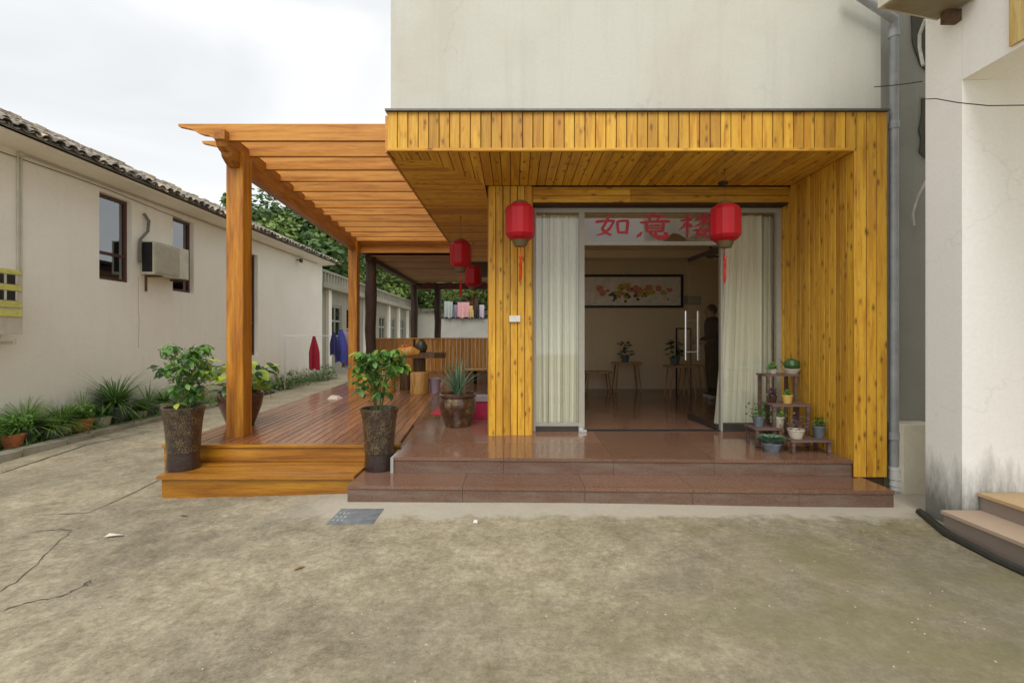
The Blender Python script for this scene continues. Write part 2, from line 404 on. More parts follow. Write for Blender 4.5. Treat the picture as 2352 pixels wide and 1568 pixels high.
def lantern_cloth():
    m, N, L, b = newmat('red_lantern_cloth'); v, rn = objcoords(N, L)
    w = noise(N, L, mapping(N, L, v, (60, 60, 8)), 6, 3)
    c = mixc(N, L, w, (.52, .003, .010), (.66, .006, .018))
    L.new(c, b.inputs['Base Color']); b.inputs['Roughness'].default_value = .42
    b.inputs['Sheen Weight'].default_value = .12
    tr = N.new('ShaderNodeBsdfTranslucent'); L.new(c, tr.inputs[0]); x = N.new('ShaderNodeMixShader'); x.inputs[0].default_value = .35
    L.new(b.outputs[0], x.inputs[1]); L.new(tr.outputs[0], x.inputs[2]); L.new(x.outputs[0], N['Material Output'].inputs[0]); return m
M['lantern'] = lantern_cloth()
M['tassel'] = plain('red_tassel', (.60, .03, .01), .8, 0, .3, 40)

def curtain_mat(name, col, tr_a):
    m = bpy.data.materials.new(name); m.use_nodes = True; N = m.node_tree.nodes; L = m.node_tree.links; b = N['Principled BSDF']
    p = position(N, L); n = noise(N, L, mapping(N, L, p, (12, 12, .3)), 2, 4)
    c = mixc(N, L, n, tuple(q * .82 for q in col), col); L.new(c, b.inputs['Base Color']); b.inputs['Roughness'].default_value = .9
    t = N.new('ShaderNodeBsdfTransparent'); x = N.new('ShaderNodeMixShader'); x.inputs[0].default_value = tr_a
    tl = N.new('ShaderNodeBsdfTranslucent'); L.new(c, tl.inputs[0]); y = N.new('ShaderNodeMixShader'); y.inputs[0].default_value = .12
    L.new(b.outputs[0], y.inputs[1]); L.new(tl.outputs[0], y.inputs[2])
    L.new(y.outputs[0], x.inputs[1]); L.new(t.outputs[0], x.inputs[2]); L.new(x.outputs[0], N['Material Output'].inputs[0]); return m
M['curtain'] = curtain_mat('sheer_white_curtain', (.87, .88, .77), .04)

def concrete():
    m, N, L, b = newmat('worn_concrete'); p = position(N, L)
    big = noise(N, L, p, .42, 5, .6, .6)
    mid = noise(N, L, p, 4.2, 9, .78, .2)
    fine = noise(N, L, p, 24, 10, .92)
    c = rampnode(N, L, mid, [(.28, (.195, .162, .106)), (.45, (.305, .262, .18)), (.58, (.39, .342, .243)), (.76, (.51, .458, .345))])
    c = mixc(N, L, 1.0, c, rampnode(N, L, big, [(.36, (.62, .62, .62)), (.48, (.92, .92, .91)), (.62, (1.10, 1.09, 1.06))]), 'MULTIPLY')
    c = mixc(N, L, .68, c, rampnode(N, L, fine, [(.36, (.30, .29, .27)), (.49, (.95, .95, .94)), (.62, (1.6, 1.58, 1.52))]), 'MULTIPLY')
    sp = N.new('ShaderNodeTexVoronoi'); sp.inputs['Scale'].default_value = 26; L.new(p, sp.inputs['Vector'])
    c = mixc(N, L, math_(N, L, 'MULTIPLY', rampnode(N, L, sp.outputs['Distance'], [(.05, (1, 1, 1)), (.2, (0, 0, 0))]), .30), c, (.44, .41, .34))
    s = N.new('ShaderNodeSeparateXYZ'); L.new(p, s.inputs[0])
    # long-standing damp stain near the right foreground
    for (sx, sy, sr, st_) in ((1.7, 2.5, 1.5, .55), (-.3, 2.15, .8, .25), (2.9, 3.0, .8, .35)):
        vd = N.new('ShaderNodeVectorMath'); vd.operation = 'DISTANCE'; vd.inputs[1].default_value = (sx, sy, 0); L.new(p, vd.inputs[0])
        dn = math_(N, L, 'ADD', vd.outputs['Value'], math_(N, L, 'MULTIPLY', math_(N, L, 'SUBTRACT', noise(N, L, p, 1.7, 7, .7), .5), 2.4 * sr))
        dm = N.new('ShaderNodeMapRange'); dm.inputs[1].default_value = sr * .25; dm.inputs[2].default_value = sr; dm.inputs[3].default_value = st_; dm.inputs[4].default_value = 0; L.new(dn, dm.inputs[0])
        c = mixc(N, L, dm.outputs[0], c, (.17, .152, .10))
    # moss patches, towards the right hand side
    ms = noise(N, L, mapping(N, L, p, (1, 1.6, 1), (3.1, 1.2, 0)), 1.1, 6, .65)
    mr = N.new('ShaderNodeMapRange'); mr.inputs[1].default_value = -1.5; mr.inputs[2].default_value = 3.0; L.new(s.outputs[0], mr.inputs[0])
    mm = math_(N, L, 'MULTIPLY', rampnode(N, L, ms, [(.44, (0, 0, 0)), (.62, (1, 1, 1))]), math_(N, L, 'MULTIPLY', mr.outputs[0], .55), True)
    c = mixc(N, L, mm, c, (.17, .155, .05))
    # newer cement skirt along the steps
    lim = math_(N, L, 'ADD', s.outputs[1], math_(N, L, 'MULTIPLY', math_(N, L, 'SUBTRACT', noise(N, L, p, 2.6, 6, .7), .5), .75))
    a1 = N.new('ShaderNodeMapRange'); a1.inputs[1].default_value = 3.80; a1.inputs[2].default_value = 3.92; L.new(lim, a1.inputs[0])
    a2 = N.new('ShaderNodeMapRange'); a2.inputs[1].default_value = -2.1; a2.inputs[2].default_value = -1.5; L.new(s.outputs[0], a2.inputs[0])
    sk = math_(N, L, 'MULTIPLY', a1.outputs[0], a2.outputs[0])
    c = mixc(N, L, math_(N, L, 'MULTIPLY', sk, .75), c, (.47, .43, .35))
    L.new(c, b.inputs['Base Color']); b.inputs['Roughness'].default_value = .88
    hh = math_(N, L, 'ADD', math_(N, L, 'MULTIPLY', mid, .8), math_(N, L, 'MULTIPLY', fine, .35))
    bump(N, L, b, hh, .5, .012); return m
M['concrete'] = concrete()
M['stone'] = plaster('mossy_kerb_stone', (.33, .30, .23), (.14, .14, .07), .7, 4, .3)

# ---------------------------------------------------------------- setting: ground
def gz(x, y):
    z = 0
    if x < -1.4: z -= .055 * min(1, (-1.4 - x) / 1.6) * max(0, min(1, (7.5 - y) / 2.5))
    z += .008 * math.sin(x * 1.7 + y * .9) * math.sin(y * 1.3)
    return z
g = MB(); xs = [-60, -30, -16] + [-12 + .5 * i for i in range(41)] + [12, 20, 40]; ys = [-30, -14, -6] + [-3 + .5 * i for i in range(50)] + [26, 34, 50, 90]
g.add([(x, y, gz(x, y)) for y in ys for x in xs], [(j * len(xs) + i, j * len(xs) + i + 1, (j + 1) * len(xs) + i + 1, (j + 1) * len(xs) + i) for j in range(len(ys) - 1) for i in range(len(xs) - 1)])
ground = g.build('ground', M['concrete'], smooth=True, kind='structure', origin=(0, 0, 0))

def ribbon(name, pts, w, m, parent, dz=.004, seed=1):
    r = random.Random(seed); P = []
    for a, b in zip(pts, pts[1:]):
        for k in range(6):
            t = k / 6; P.append((a[0] + (b[0] - a[0]) * t + r.uniform(-.012, .012), a[1] + (b[1] - a[1]) * t + r.uniform(-.012, .012)))
    P.append(pts[-1]); mb = MB(); vs = []; n = len(P)
    for i, (x, y) in enumerate(P):
        a = P[max(i - 1, 0)]; c = P[min(i + 1, n - 1)]; dx, dy = c[0] - a[0], c[1] - a[1]; l = math.hypot(dx, dy) or 1
        ww = w * (.35 + r.random() * .8) * (0.3 if i in (0, n - 1) else 1)
        for s_ in (-1, 1): vs.append((x - dy / l * ww * s_ / 2, y + dx / l * ww * s_ / 2, gz(x, y) + dz))
    mb.add(vs, [(2 * i, 2 * i + 1, 2 * i + 3, 2 * i + 2) for i in range(n - 1)])
    return mb.build(name, m, parent)
def G(px, py):  # ground point under a pixel of the photograph
    d = CH * FX / (py - CY); return (X(px, d), d)
crackm = plain('crack_dark', (.10, .088, .065), 1)  # dark brown of the crack strips
jointm = plain('dirt_joint', (.12, .105, .07), 1)
for i, (pl, w) in enumerate([([(75, 1168), (200, 1164), (260, 1140), (370, 1088)], .018), ([(0, 1340), (60, 1300), (120, 1240), (165, 1203)], .014),
                             ([(60, 1208), (110, 1202), (170, 1201)], .016), ([(0, 1385), (70, 1365), (150, 1352), (205, 1322), (200, 1332)], .02),
                             ([(0, 1078), (90, 1052), (200, 1018), (370, 985)], .05), ([(0, 1128), (60, 1120)], .012)]):
    ribbon('crack', [G(*q) for q in pl], w * .6, crackm if i < 4 or i == 5 else jointm, ground, seed=i + 3)

hill = MB(); hx = [-80 + 8 * i for i in range(21)]; hy = [34, 46, 60, 80]
hill.add([(x, y, [-.5, 5, 9, 11][j] + 1.5 * math.sin(x * .13 + j)) for j, y in enumerate(hy) for x in hx],
         [(j * 21 + i, j * 21 + i + 1, (j + 1) * 21 + i + 1, (j + 1) * 21 + i) for j in range(3) for i in range(20)])
hill.build('wooded_hill', plain('hill_undergrowth', (.05, .09, .025), .95, var=.5, sc=.6), smooth=True, kind='structure')

# ---------------------------------------------------------------- main house
DF, DP, DG, DR = 4.47, 5.50, 5.72, 10.4       # fascia, pier, glazing, room back wall
XL, XW, XR = -1.184, 3.18, 3.49               # fascia left end, inner face of right cheek, right end
ZS, ZT = 3.186, 3.548                          # soffit, fascia top
PL = -.29; PR = .21
FZ = .335                                      # floor level at the doors
house = thing('house', 'white rendered house with honey pine canopy, red lanterns and glass doors up brown steps', 'house', (1.1, DG, 0))
b = MB()
b.box(XL + .014, XR, DF + .085, 14, ZT + .03, 9)
b.build('upper_wall', M['upper_wall'], house)
b = MB(); b.box(XL - .012, XR + .004, DF - .03, DF + .10, ZT + .004, ZT + .022); b.build('flashing', plain('grey_flashing', (.16, .16, .15), .5, .5), house)
# dark carcass behind the cladding (so that joints read dark)
b = MB()
b.box(XL + .016, XR - .01, DF + .018, DF + .08, ZS + .02, ZT)                      # fascia backing
b.box(XL + .016, XR - .01, DF + .08, 14, ZS + .02, ZT + .03)                        # canopy body
b.box(XW + .018, XR - .016, DF + .018, DG + .1, .0, ZS + .02)                       # right cheek
b.box(PL + .018, PR - .018, DP + .018, DG + .1, .0, ZS + .02)                       # pier
b.box(PR - .018, XW + .018, DP + .045, DG + .05, 2.985, ZS + .02)                    # lintel
b.build('cladding_frame', M['gap_dark'], house)
def row(u0, u1, pitch):
    n = max(1, round((u1 - u0) / pitch)); w = (u1 - u0) / n
    return [(u0 + (i + .5) * w, w) for i in range(n)]
GAP = .0065
for u, w in row(XL, XR, .0975):                       # fascia boards; past the soffit end they run down the cheek front
    long_ = u > XW
    z0 = .15 if long_ else ZS + .028
    if long_: z0 = .146
    board('plank', (u, DF + .009 + rnd.uniform(-.0015, .0015), (z0 + ZT) / 2), ZT - z0, w - GAP, .018, 'z', M['pine'], house)
board('trim', ((XL + XW) / 2, DF + .004, ZS + .012), XW - XL, .03, .03, 'x', M['pine'], house)
for u, w in row(DF + .0185, DG + .0, .083):            # inner face of right cheek
    board('plank', (XW + .009, u, (FZ - .05 + ZS) / 2), ZS - FZ + .05, w - GAP, .018, 'z', M['pine'], house, flip=True)
for u, w in row(PL, PR, .084):                          # pier
    board('plank', (u, DP + .009, (FZ - .03 + ZS) / 2), ZS - FZ + .03, w - GAP, .018, 'z', M['pine'], house)
for u, w in row(DP + .02, DG + .05, .085):
    board('plank', (PR + .0, u, (FZ - .03 + ZS) / 2), ZS - FZ + .03, w - GAP, .018, 'z', M['pine'], house, flip=True)
    board('plank', (PL - .0, u, (FZ - .03 + ZS) / 2), ZS - FZ + .03, w - GAP, .018, 'z', M['pine'], house, flip=True)
for (z, h, y) in ((3.125, .075, DP + .05), (3.045, .08, DP + .036)):   # lintel boards
    for (a, c) in ((PR + .012, 1.35), (1.355, XW - .002)):
        board('plank', ((a + c) / 2, y, z), c - a, h - .004, .018, 'x', M['pine'], house, flip=True)
board('trim', ((PR + XW) / 2, DP + .03, 3.17), XW - PR - .02, .025, .02, 'x', M['pine'], house, flip=True)
for u, w in row(DP + .06, DG + .02, .08): board('plank', ((PR + XW) / 2, u, 2.996), XW - PR - .01, w - .003, .018, 'x', M['pine'], house)
board('trim', (XW + .006, DF + .003, (ZS + .15) / 2), ZS - .15, .026, .026, 'z', M['pine'], house)
# soffit boards: front part runs front to back, left part runs left to right behind the mitre
YM = DP - .02
for u, w in row(PL - .62, XW, .097):
    yend = YM if u > PL - .18 else DF + .25 + (YM - DF - .25) * max(.1, (u - (PL - .62)) / .5)
    board('soffit_plank', (u, (DF + .03 + yend) / 2, ZS + .009), yend - DF - .03, w - GAP, .018, 'y', M['pine'], house)
for u, w in row(XL + .01, PL - .62, .092):
    board('soffit_plank', (u, DF + .03 + .10, ZS + .009), .2, w - GAP, .018, 'y', M['pine'], house)
for u, w in row(DF + .24, 11.0, .097):
    xe = PL - .04
    if u < YM: xe = (PL - .62) + .5 * max(0, (u - DF - .25) / (YM - DF - .25)) - .03
    xe = min(PL - .04, xe + (.12 if u < YM else 0))
    board('soffit_plank', ((XL + xe) / 2 + .005, u, ZS + .0065), xe - XL - .01, w - GAP, .018, 'x', M['pine'], house)
board('side_trim', (XL - .006, (DF + 11) / 2, ZS + .16), 11 - DF, .34, .02, 'y', M['rafter_board'], house, flip=True)
# side wall of ground floor with an opening added for daylight, room shell
b = MB()
b.box(PL + .02, PL + .12, DG + .08, 6.8, .0, ZS - .001); b.box(PL + .02, PL + .12, 9.4, 14, .0, ZS - .001); b.box(PL + .02, PL + .12, 6.8, 9.4, .0, 1.0); b.box(PL + .02, PL + .12, 6.8, 9.4, 2.8, ZS - .001)
b.box(4.9, 5.0, DG, DR + .1, 0, 3.3); b.box(PL + .12, 4.9, DR, DR + .1, .3, 3.3)
b.box(XR, 5.0, DG, DG + .1, 0, 3.3)
b.build('room_wall', M['room_wall'], house)
b = MB(); b.box(PL + .12, 4.9, DG + .1, DR, 3.12, 3.2); b.box(PL + .12, 4.9, 9.2, 9.4, 2.98, 3.12); b.build('ceiling', M['room_wall'], house)
b = MB(); b.box(PL + .12, 4.9, DG + .02, DR, .2, FZ); b.build('room_floor', M['granite'], house)

b = MB(); xx = PL + .07
for (a, c, e, f_) in ((6.8, 9.4, 1.0, 1.05), (6.8, 9.4, 2.75, 2.8), (6.8, 6.85, 1.05, 2.75), (9.35, 9.4, 1.05, 2.75), (8.07, 8.13, 1.05, 2.75)): b.box(xx - .03, xx + .03, a, c, e, f_)
sw = b.build('window', M['alu'], house); b = MB(); b.box(xx - .003, xx + .003, 6.85, 9.35, 1.05, 2.75); b.build('pane', M['glass'], sw)  # side window, out of view, added to brighten the room
# glazing
ZG0, ZG1 = FZ, 2.985
fr = MB()
x0, xd0, xd1, x1 = PR + .02, X(1336, DG), X(1652, DG), XW - .02
ZD = Z(562, DG)    # door head
for (a, c) in ((x0, x0 + .035), (xd0 - .035, xd0 + .03), (xd1 + .005, xd1 + .03), (x1 - .035, x1)): fr.box(a, c + (.03 if c == x1 else 0), DG - .03, DG + .03, FZ, ZG1)
fr.box(x0 + .035, xd0 - .035, DG - .028, DG + .028, ZG1 - .05, ZG1); fr.box(xd0 + .03, xd1 - .01, DG - .028, DG + .028, ZG1 - .05, ZG1); fr.box(xd1 + .04, x1 - .035, DG - .028, DG + .028, ZG1 - .05, ZG1)
fr.box(xd0 + .03, xd1 - .01, DG - .026, DG + .026, ZD - .01, ZD + .035)
fr.box(x0 + .035, xd0 - .035, DG - .028, DG + .028, FZ + .06, FZ + .095)
win = fr.build('shopfront_frame', M['alu'], house)
b = MB(); b.box(x0 + .03, xd0 - .03, DG - .04, DG + .04, FZ, FZ + .06); b.box(xd1 + .03, x1 - .03, DG - .04, DG + .04, FZ, FZ + .09); b.build('sill', plain('dark_sill', (.04, .032, .026), .5), win)
for (a, c, z0, z1) in ((x0 + .035, xd0 - .035, FZ + .095, ZG1 - .05), (xd1 + .04, x1 - .035, FZ + .09, ZG1 - .05), (xd0 + .03, xd1 - .01, ZD + .035, ZG1 - .05)):
    b = MB(); b.box(a, c, DG - .004, DG + .004, z0, z1); b.build('pane', M['glass'], win)
b = MB(); b.box(xd0, xd1, DG - .03, DG + .03, FZ, FZ + .012); b.build('threshold', M['black'], win)
b = MB(); b.box(xd0 - .045, xd0 + .0, DG - .07, DG - .032, FZ, FZ + .06); b.box(xd0 - .025, xd0 + .045, DG - .10, DG - .07, FZ, FZ + .03); b.build('floor_hinge', M['chrome'], win)
# door leaves, swung inwards
def leaf_door(xh, sgn, ang, label):
    L_ = .80; ca, sa = math.cos(ang), math.sin(ang)
    d = Vector((sgn * -ca, sa, 0)); n = Vector((sa, sgn * ca, 0)); o = Vector((xh, DG + .045, 0))
    def bx(mb, a, c, t0, t1, z0, z1):
        pts = [o + d * a + n * t0, o + d * c + n * t0, o + d * c + n * t1, o + d * a + n * t1]
        mb.hexa([p + Vector((0, 0, z0)) for p in pts], [p + Vector((0, 0, z1)) for p in pts])
    e = MB(); bx(e, .0, L_, -.005, .005, FZ + .07, ZD - .07); dr = e.build('door', M['glass'], house); tag(dr, label); rm = plain('dark_door_rail', (.07, .06, .055), .35, .4)
    e = MB(); bx(e, .0, L_, -.018, .018, FZ + .012, FZ + .07); e.build('bottom_rail', rm, dr); e = MB(); bx(e, .0, L_, -.018, .018, ZD - .07, ZD - .02); e.build('top_rail', rm, dr)
    h = MB()
    for t in (-.085, .085):
        p = o + d * (L_ - .09) + n * t; h.tube([p + Vector((0, 0, Z(827, 6.45))), p + Vector((0, 0, Z(714, 6.45)))], .016, 10)
        for z in (Z(735, 6.45), Z(808, 6.45)):
            h.tube([o + d * (L_ - .09) + Vector((0, 0, z)), p + Vector((0, 0, z))], .008, 8)
    h.build('handle', M['chrome'], dr, smooth=True)
leaf_door(xd1 + .0, 1, R(86), 'right glass door leaf, swung inwards, with a long steel bar handle')
leaf_door(xd0 + .0, -1, R(93), 'left glass door leaf, swung inwards behind the curtain')
# curtains
def curtain(x0, x1, y, z0, z1, n, amp, label, taper=0, taper_r=0):
    mb = MB(); K = n * 8; vs = []
    for j in range(9):
        t = j / 8
        for i in range(K + 1):
            u = i / K; ph = (u + .035 * math.sin(u * 17 + x0 * 5) + .02 * math.sin(u * 41)) * n * 2 * math.pi
            a0 = x0 - taper * (t ** 1.5); a1 = x1 + taper_r * (t ** 1.5)
            vs.append((a0 + (a1 - a0) * u + .006 * math.sin(ph * .37 + t * 3), y + amp * (math.sin(ph + .6 * math.sin(ph * .31)) * (.55 + .45 * t)) + .01 * math.sin(ph * .4), z1 + (z0 - z1) * t))
    w = K + 1
    mb.add(vs, [(j * w + i, j * w + i + 1, (j + 1) * w + i + 1, (j + 1) * w + i) for j in range(8) for i in range(K)])
    o = mb.build('curtain', M['curtain'], smooth=True); return tag(o, label, 'curtain')
curtain(PR + .05, xd0 - .02, DG + .09, FZ + .06, 2.93, 10, .03, 'white sheer curtain hanging behind the left glass pane beside the pine pier')
curtain(X(1662, DG + .17), X(1738, DG + .2), DG + .10, FZ + .06, 2.93, 6, .03, 'white sheer curtain gathered right of the open door', .14)
curtain(X(1742, DG + .2), XW, DG + .16, FZ + .06, 2.93, 6, .025, 'grey shaded end of sheer curtain in the corner behind the plant stand')

# sign characters on the transom glass, brush strokes
def zc(zx, zy): return ((1300 + zx * .3189) / 1.1224, (450 + zy * .3189) / 1.1224)
STR = {
 'ru': [([(848, 322), (832, 372), (792, 436), (812, 462), (868, 492)], [9, 9, 9, 10, 5]), ([(888, 378), (852, 438), (800, 476), (744, 491)], [7, 9, 7, 3]),
        ([(738, 384), (800, 374), (895, 373)], [10, 7, 8]), ([(915, 374), (918, 420), (924, 476)], [9, 9, 8]), ([(912, 378), (960, 372), (1002, 372)], [7, 7, 9]),
        ([(1000, 370), (996, 420), (990, 482)], [10, 10, 8]), ([(924, 468), (992, 466)], [7, 8])],
 'yi': [([(1200, 302), (1222, 328)], [7, 11]), ([(1132, 344), (1200, 336), (1296, 334)], [6, 7, 9]), ([(1168, 350), (1182, 372)], [6, 9]), ([(1252, 344), (1236, 372)], [9, 5]),
        ([(1096, 388), (1200, 379), (1342, 378)], [7, 7, 10]), ([(1150, 386), (1154, 462)], [10, 9]), ([(1286, 384), (1284, 462)], [10, 9]), ([(1156, 412), (1284, 411)], [6, 6]),
        ([(1156, 434), (1284, 433)], [5, 5]), ([(1154, 458), (1286, 456)], [7, 7]), ([(1116, 462), (1096, 486), (1070, 502)], [6, 11, 7]),
        ([(1172, 466), (1196, 488), (1250, 508), (1300, 506), (1342, 490)], [6, 9, 14, 15, 3]), ([(1216, 466), (1236, 484)], [5, 9]), ([(1290, 466), (1324, 482)], [5, 11])],
 'lou': [([(1426, 372), (1470, 364), (1520, 362)], [7, 7, 8]), ([(1484, 316), (1482, 400), (1480, 508)], [9, 9, 6]), ([(1478, 378), (1450, 420), (1414, 448)], [7, 8, 3]),
         ([(1488, 392), (1520, 424)], [5, 9]), ([(1540, 366), (1620, 356), (1722, 354)], [7, 7, 9]), ([(1616, 308), (1614, 412)], [9, 7]), ([(1564, 322), (1588, 346)], [5, 9]),
         ([(1668, 314), (1642, 346)], [9, 4]), ([(1608, 370), (1580, 402), (1536, 420)], [7, 7, 3]), ([(1622, 370), (1660, 400), (1700, 412)], [6, 8, 6]),
         ([(1598, 420), (1562, 474), (1610, 488), (1672, 510)], [8, 8, 8, 5]), ([(1664, 430), (1620, 480), (1540, 508)], [7, 8, 3]), ([(1528, 452), (1620, 442), (1712, 440)], [7, 6, 9])]}
signm = plain('red_sign_film', (.46, .012, .03), .45)
sg = thing('sign_lettering', 'red brush-style characters 如意楼 on the glass above the doors', 'sign', tuple(W(1500, 520, DG - .012)))
yy = 0
for ch_, strokes in STR.items():
    mb = MB()
    for pts, ws in strokes:
        yy += .00012
        # resample
        P = []; Q = []
        for i in range(len(pts) - 1):
            for k in range(4):
                t = k / 4; P.append((pts[i][0] + (pts[i + 1][0] - pts[i][0]) * t, pts[i][1] + (pts[i + 1][1] - pts[i][1]) * t)); Q.append(ws[i] + (ws[i + 1] - ws[i]) * t)
        P.append(pts[-1]); Q.append(ws[-1]); vs = []; n = len(P)
        for i, (x, y) in enumerate(P):
            a = P[max(i - 1, 0)]; c = P[min(i + 1, n - 1)]; dx, dy = c[0] - a[0], c[1] - a[1]; l = math.hypot(dx, dy)
            wq = Q[i] * (.8 if i in (0, n - 1) else 1.22)
            for s_ in (-1, 1):
                q = zc(x - dy / l * wq * s_, y + dx / l * wq * s_); v = W(q[0], q[1], DG - .0085); vs.append((v.x, DG - .0085 - yy, v.z))
        mb.add(vs, [(2 * i, 2 * i + 1, 2 * i + 3, 2 * i + 2) for i in range(n - 1)])
    mb.build('character', signm, sg)
# switch box on pier
b = MB(); b.box(X(1170, DP), X(1195, DP), DP - .03, DP - .001, Z(739, DP), Z(725, DP)); tag(b.build('switch_box', M['pipe_white']), 'small white plastic box fixed on the pine pier', 'switch box')

# ---------------------------------------------------------------- stone steps
steps = thing('stone_steps', 'two polished red-brown granite steps up to the glass doors', 'steps', (1, 4.2, 0))
def yl(x, a, c): return a + (c - a) * (x + 1.4) / 4.6        # front edges run slightly askew
Z1, Z2 = .143, .297
def zf(y): return Z2 + (FZ - Z2) * max(0, min(1, (y - 4.6) / (DG - 4.6)))
cuts = [-1.474, -.45, .62, 1.55, 2.45, 3.245]
for a, c in zip(cuts, cuts[1:]):
    g_ = .0015
    ya, yc = yl(a, 4.24, 4.09), yl(c, 4.24, 4.09)
    y2 = 4.95 if a < -1.2 else 4.64
    t = MB(); t.hexa([(a + g_, ya - .012, Z1 - .03), (c - g_, yc - .012, Z1 - .03), (c - g_, y2, Z1 - .03), (a + g_, y2, Z1 - .03)], [(a + g_, ya - .012, Z1), (c - g_, yc - .012, Z1), (c - g_, y2, Z1), (a + g_, y2, Z1)])
    t.build('slab', M['granite'], steps)
    t = MB(); t.hexa([(a + g_, ya, -.1), (c - g_, yc, -.1), (c - g_, yc + .05, -.1), (a + g_, ya + .05, -.1)], [(a + g_, ya, Z1 - .031), (c - g_, yc, Z1 - .031), (c - g_, yc + .05, Z1 - .031), (a + g_, ya + .05, Z1 - .031)])
    t.build('riser', M['granite_riser'], steps)
t = MB(); t.box(-1.47, -1.42, 4.27, 4.93, -.1, Z1 - .031); t.build('riser', M['granite_riser'], steps)
cuts = [-1.155, -.1, .95, 1.9, 2.55, XW - .002]
ycuts = [None, 5.15, DG - .04]
for a, c in zip(cuts, cuts[1:]):
    g_ = .0012
    ya, yc = yl(a, 4.63, 4.50), yl(c, 4.63, 4.50)
    for (p, q) in ((0, 5.15), (5.15, 5.69)):
        pa, pc = (ya - .012, yc - .012) if p == 0 else (p + g_, p + g_)
        if p and a < -.2: q = 6.2
        za, zq = zf(pa), zf(q)
        t = MB(); t.hexa([(a + g_, pa, za - .03), (c - g_, pc, za - .03), (c - g_, q - g_, zq - .03), (a + g_, q - g_, zq - .03)], [(a + g_, pa, za), (c - g_, pc, za), (c - g_, q - g_, zq), (a + g_, q - g_, zq)])
        t.build('slab', M['granite'], steps)
    t = MB(); t.hexa([(a + g_, ya, Z1 + .001), (c - g_, yc, Z1 + .001), (c - g_, yc + .05, Z1 + .001), (a + g_, ya + .05, Z1 + .001)], [(a + g_, ya, Z2 - .031), (c - g_, yc, Z2 - .031), (c - g_, yc + .05, Z2 - .031), (a + g_, ya + .05, Z2 - .031)])
    t.build('riser', M['granite_riser'], steps)
b = MB(); b.box(-1.12, XW, 4.75, DG, .0, Z2 - .05); b.box(-2.4, PL + .02, 4.97, 16, .05, Z2 - .035); b.build('base', M['grey_wall'], steps)
for j in range(12):
    y0 = 6.2 + j * .82
    for (a, c) in ((-2.3, -1.2), (-1.2, PL + .018)):
        if j == 0 and False: continue
        t = MB(); t.box(a + .001, c - .001, y0 + .001, y0 + .819, FZ - .035, FZ - .002); t.build('slab', M['granite'], steps)
for (a, c) in ((-2.3, -1.157),):
    t = MB(); t.box(a, c, 4.98, 6.199, FZ - .07, FZ - .03); t.build('slab', M['granite'], steps)
b = MB(); b.box(-1.185, -1.157, 4.60, 4.93, Z1 + .001, Z2 - .004); b.build('corner_cap', M['grey_wall'], steps)

# drain cover
dc = MB(); za = gz(-1.3, 3.9) + .006
dc.box(-1.46, -1.10, 3.73, 4.06, za - .02, za); dcv = dc.build('plate', M['steel_plate']); tag(dcv, 'grey metal inspection cover set in the concrete before the steps', 'drain cover')
dcv.name = 'drain_cover'; WL[dcv.name] = WL['plate']
mk = MB(); r = random.Random(2)
for i in range(9):
    u, v = -1.44 + .035 * (i % 3), 3.79 + .075 * (i // 3); mk.box(u, u + .02, v, v + .006, za + .001, za + .002); mk.box(u + .007, u + .012, v - .015, v + .03, za + .0025, za + .003)
mk.build('marking', plain('white_marking', (.5, .5, .48), .7), dcv)

# ---------------------------------------------------------------- timber deck + steps
SK = -.073
DZ = .342
deck = thing('timber_deck', 'low reddish timber deck with golden wooden front step under the pergola', 'deck', (-2.4, 5.0, 0))
nb = 24; x0_, x1_ = -3.60, -1.20; wdt = (x1_ - x0_) / nb; ang = math.atan(-SK)
for i in range(nb):
    u = x0_ + (i + .5) * wdt
    y0, y1 = 5.035, 16.0
    if u > -1.3: y0 = 5.035
    L_ = (y1 - y0) / math.cos(ang); cyy = (y0 + y1) / 2
    board('plank', (u + SK * (cyy - 4.93), cyy, DZ - .012 + rnd.uniform(-.001, .001)), L_, wdt - .007, .024, 'y', M['deck'], deck, ch=.003, rz=ang)
board('nosing', (-2.40, 4.975, DZ - .012), 2.44, .11, .03, 'x', M['step_wood_board'], deck)
board('riser_board', (-2.40, 4.96, (DZ - .03 + .17) / 2), 2.42, DZ - .03 - .165, .03, 'x', M['step_wood_board'], deck, flip=True)
t = MB(); t.box(-3.305, -1.48, 4.43, 4.95, .136, .165); t.build('step_tread', M['step_wood'], deck)
board('riser_board', (-2.39, 4.49, .015), 1.80, .24, .03, 'x', M['step_wood_board'], deck, flip=True)
t = MB(); t.box(-3.29, -3.26, 4.51, 4.94, -.1, .134); t.build('step_side', M['step_wood'], deck)
t = MB(); t.hexa([(-3.61, 4.95, -.1), (-3.58, 4.95, -.1), (-3.58 + SK * 11, 16, -.1), (-3.61 + SK * 11, 16, -.1)], [(-3.61, 4.95, DZ - .026), (-3.58, 4.95, DZ - .026), (-3.58 + SK * 11, 16, DZ - .026), (-3.61 + SK * 11, 16, DZ - .026)]); t.build('side_board', M['beam'], deck)

# ---------------------------------------------------------------- pergola
per = thing('pergola', 'orange varnished timber pergola with scrolled rafter ends over the deck', 'pergola', (-3.1, 5.4, DZ))
def xs_(d): return -3.02 + SK * (d - 5.34)
BB, BT = 3.335, 3.63
for d in (5.34, 10.34):
    xr = xs_(d); p = .19; mb = MB(); z1 = BB + .18
    c = .008
    o = [(xr - p + c, d), (xr - c, d), (xr, d + c), (xr, d + p - c), (xr - c, d + p), (xr - p + c, d + p), (xr - p, d + p - c), (xr - p, d + c)]
    mb.prism(o, 'z', DZ, z1); mb.build('post', M['pergola_post'], per)
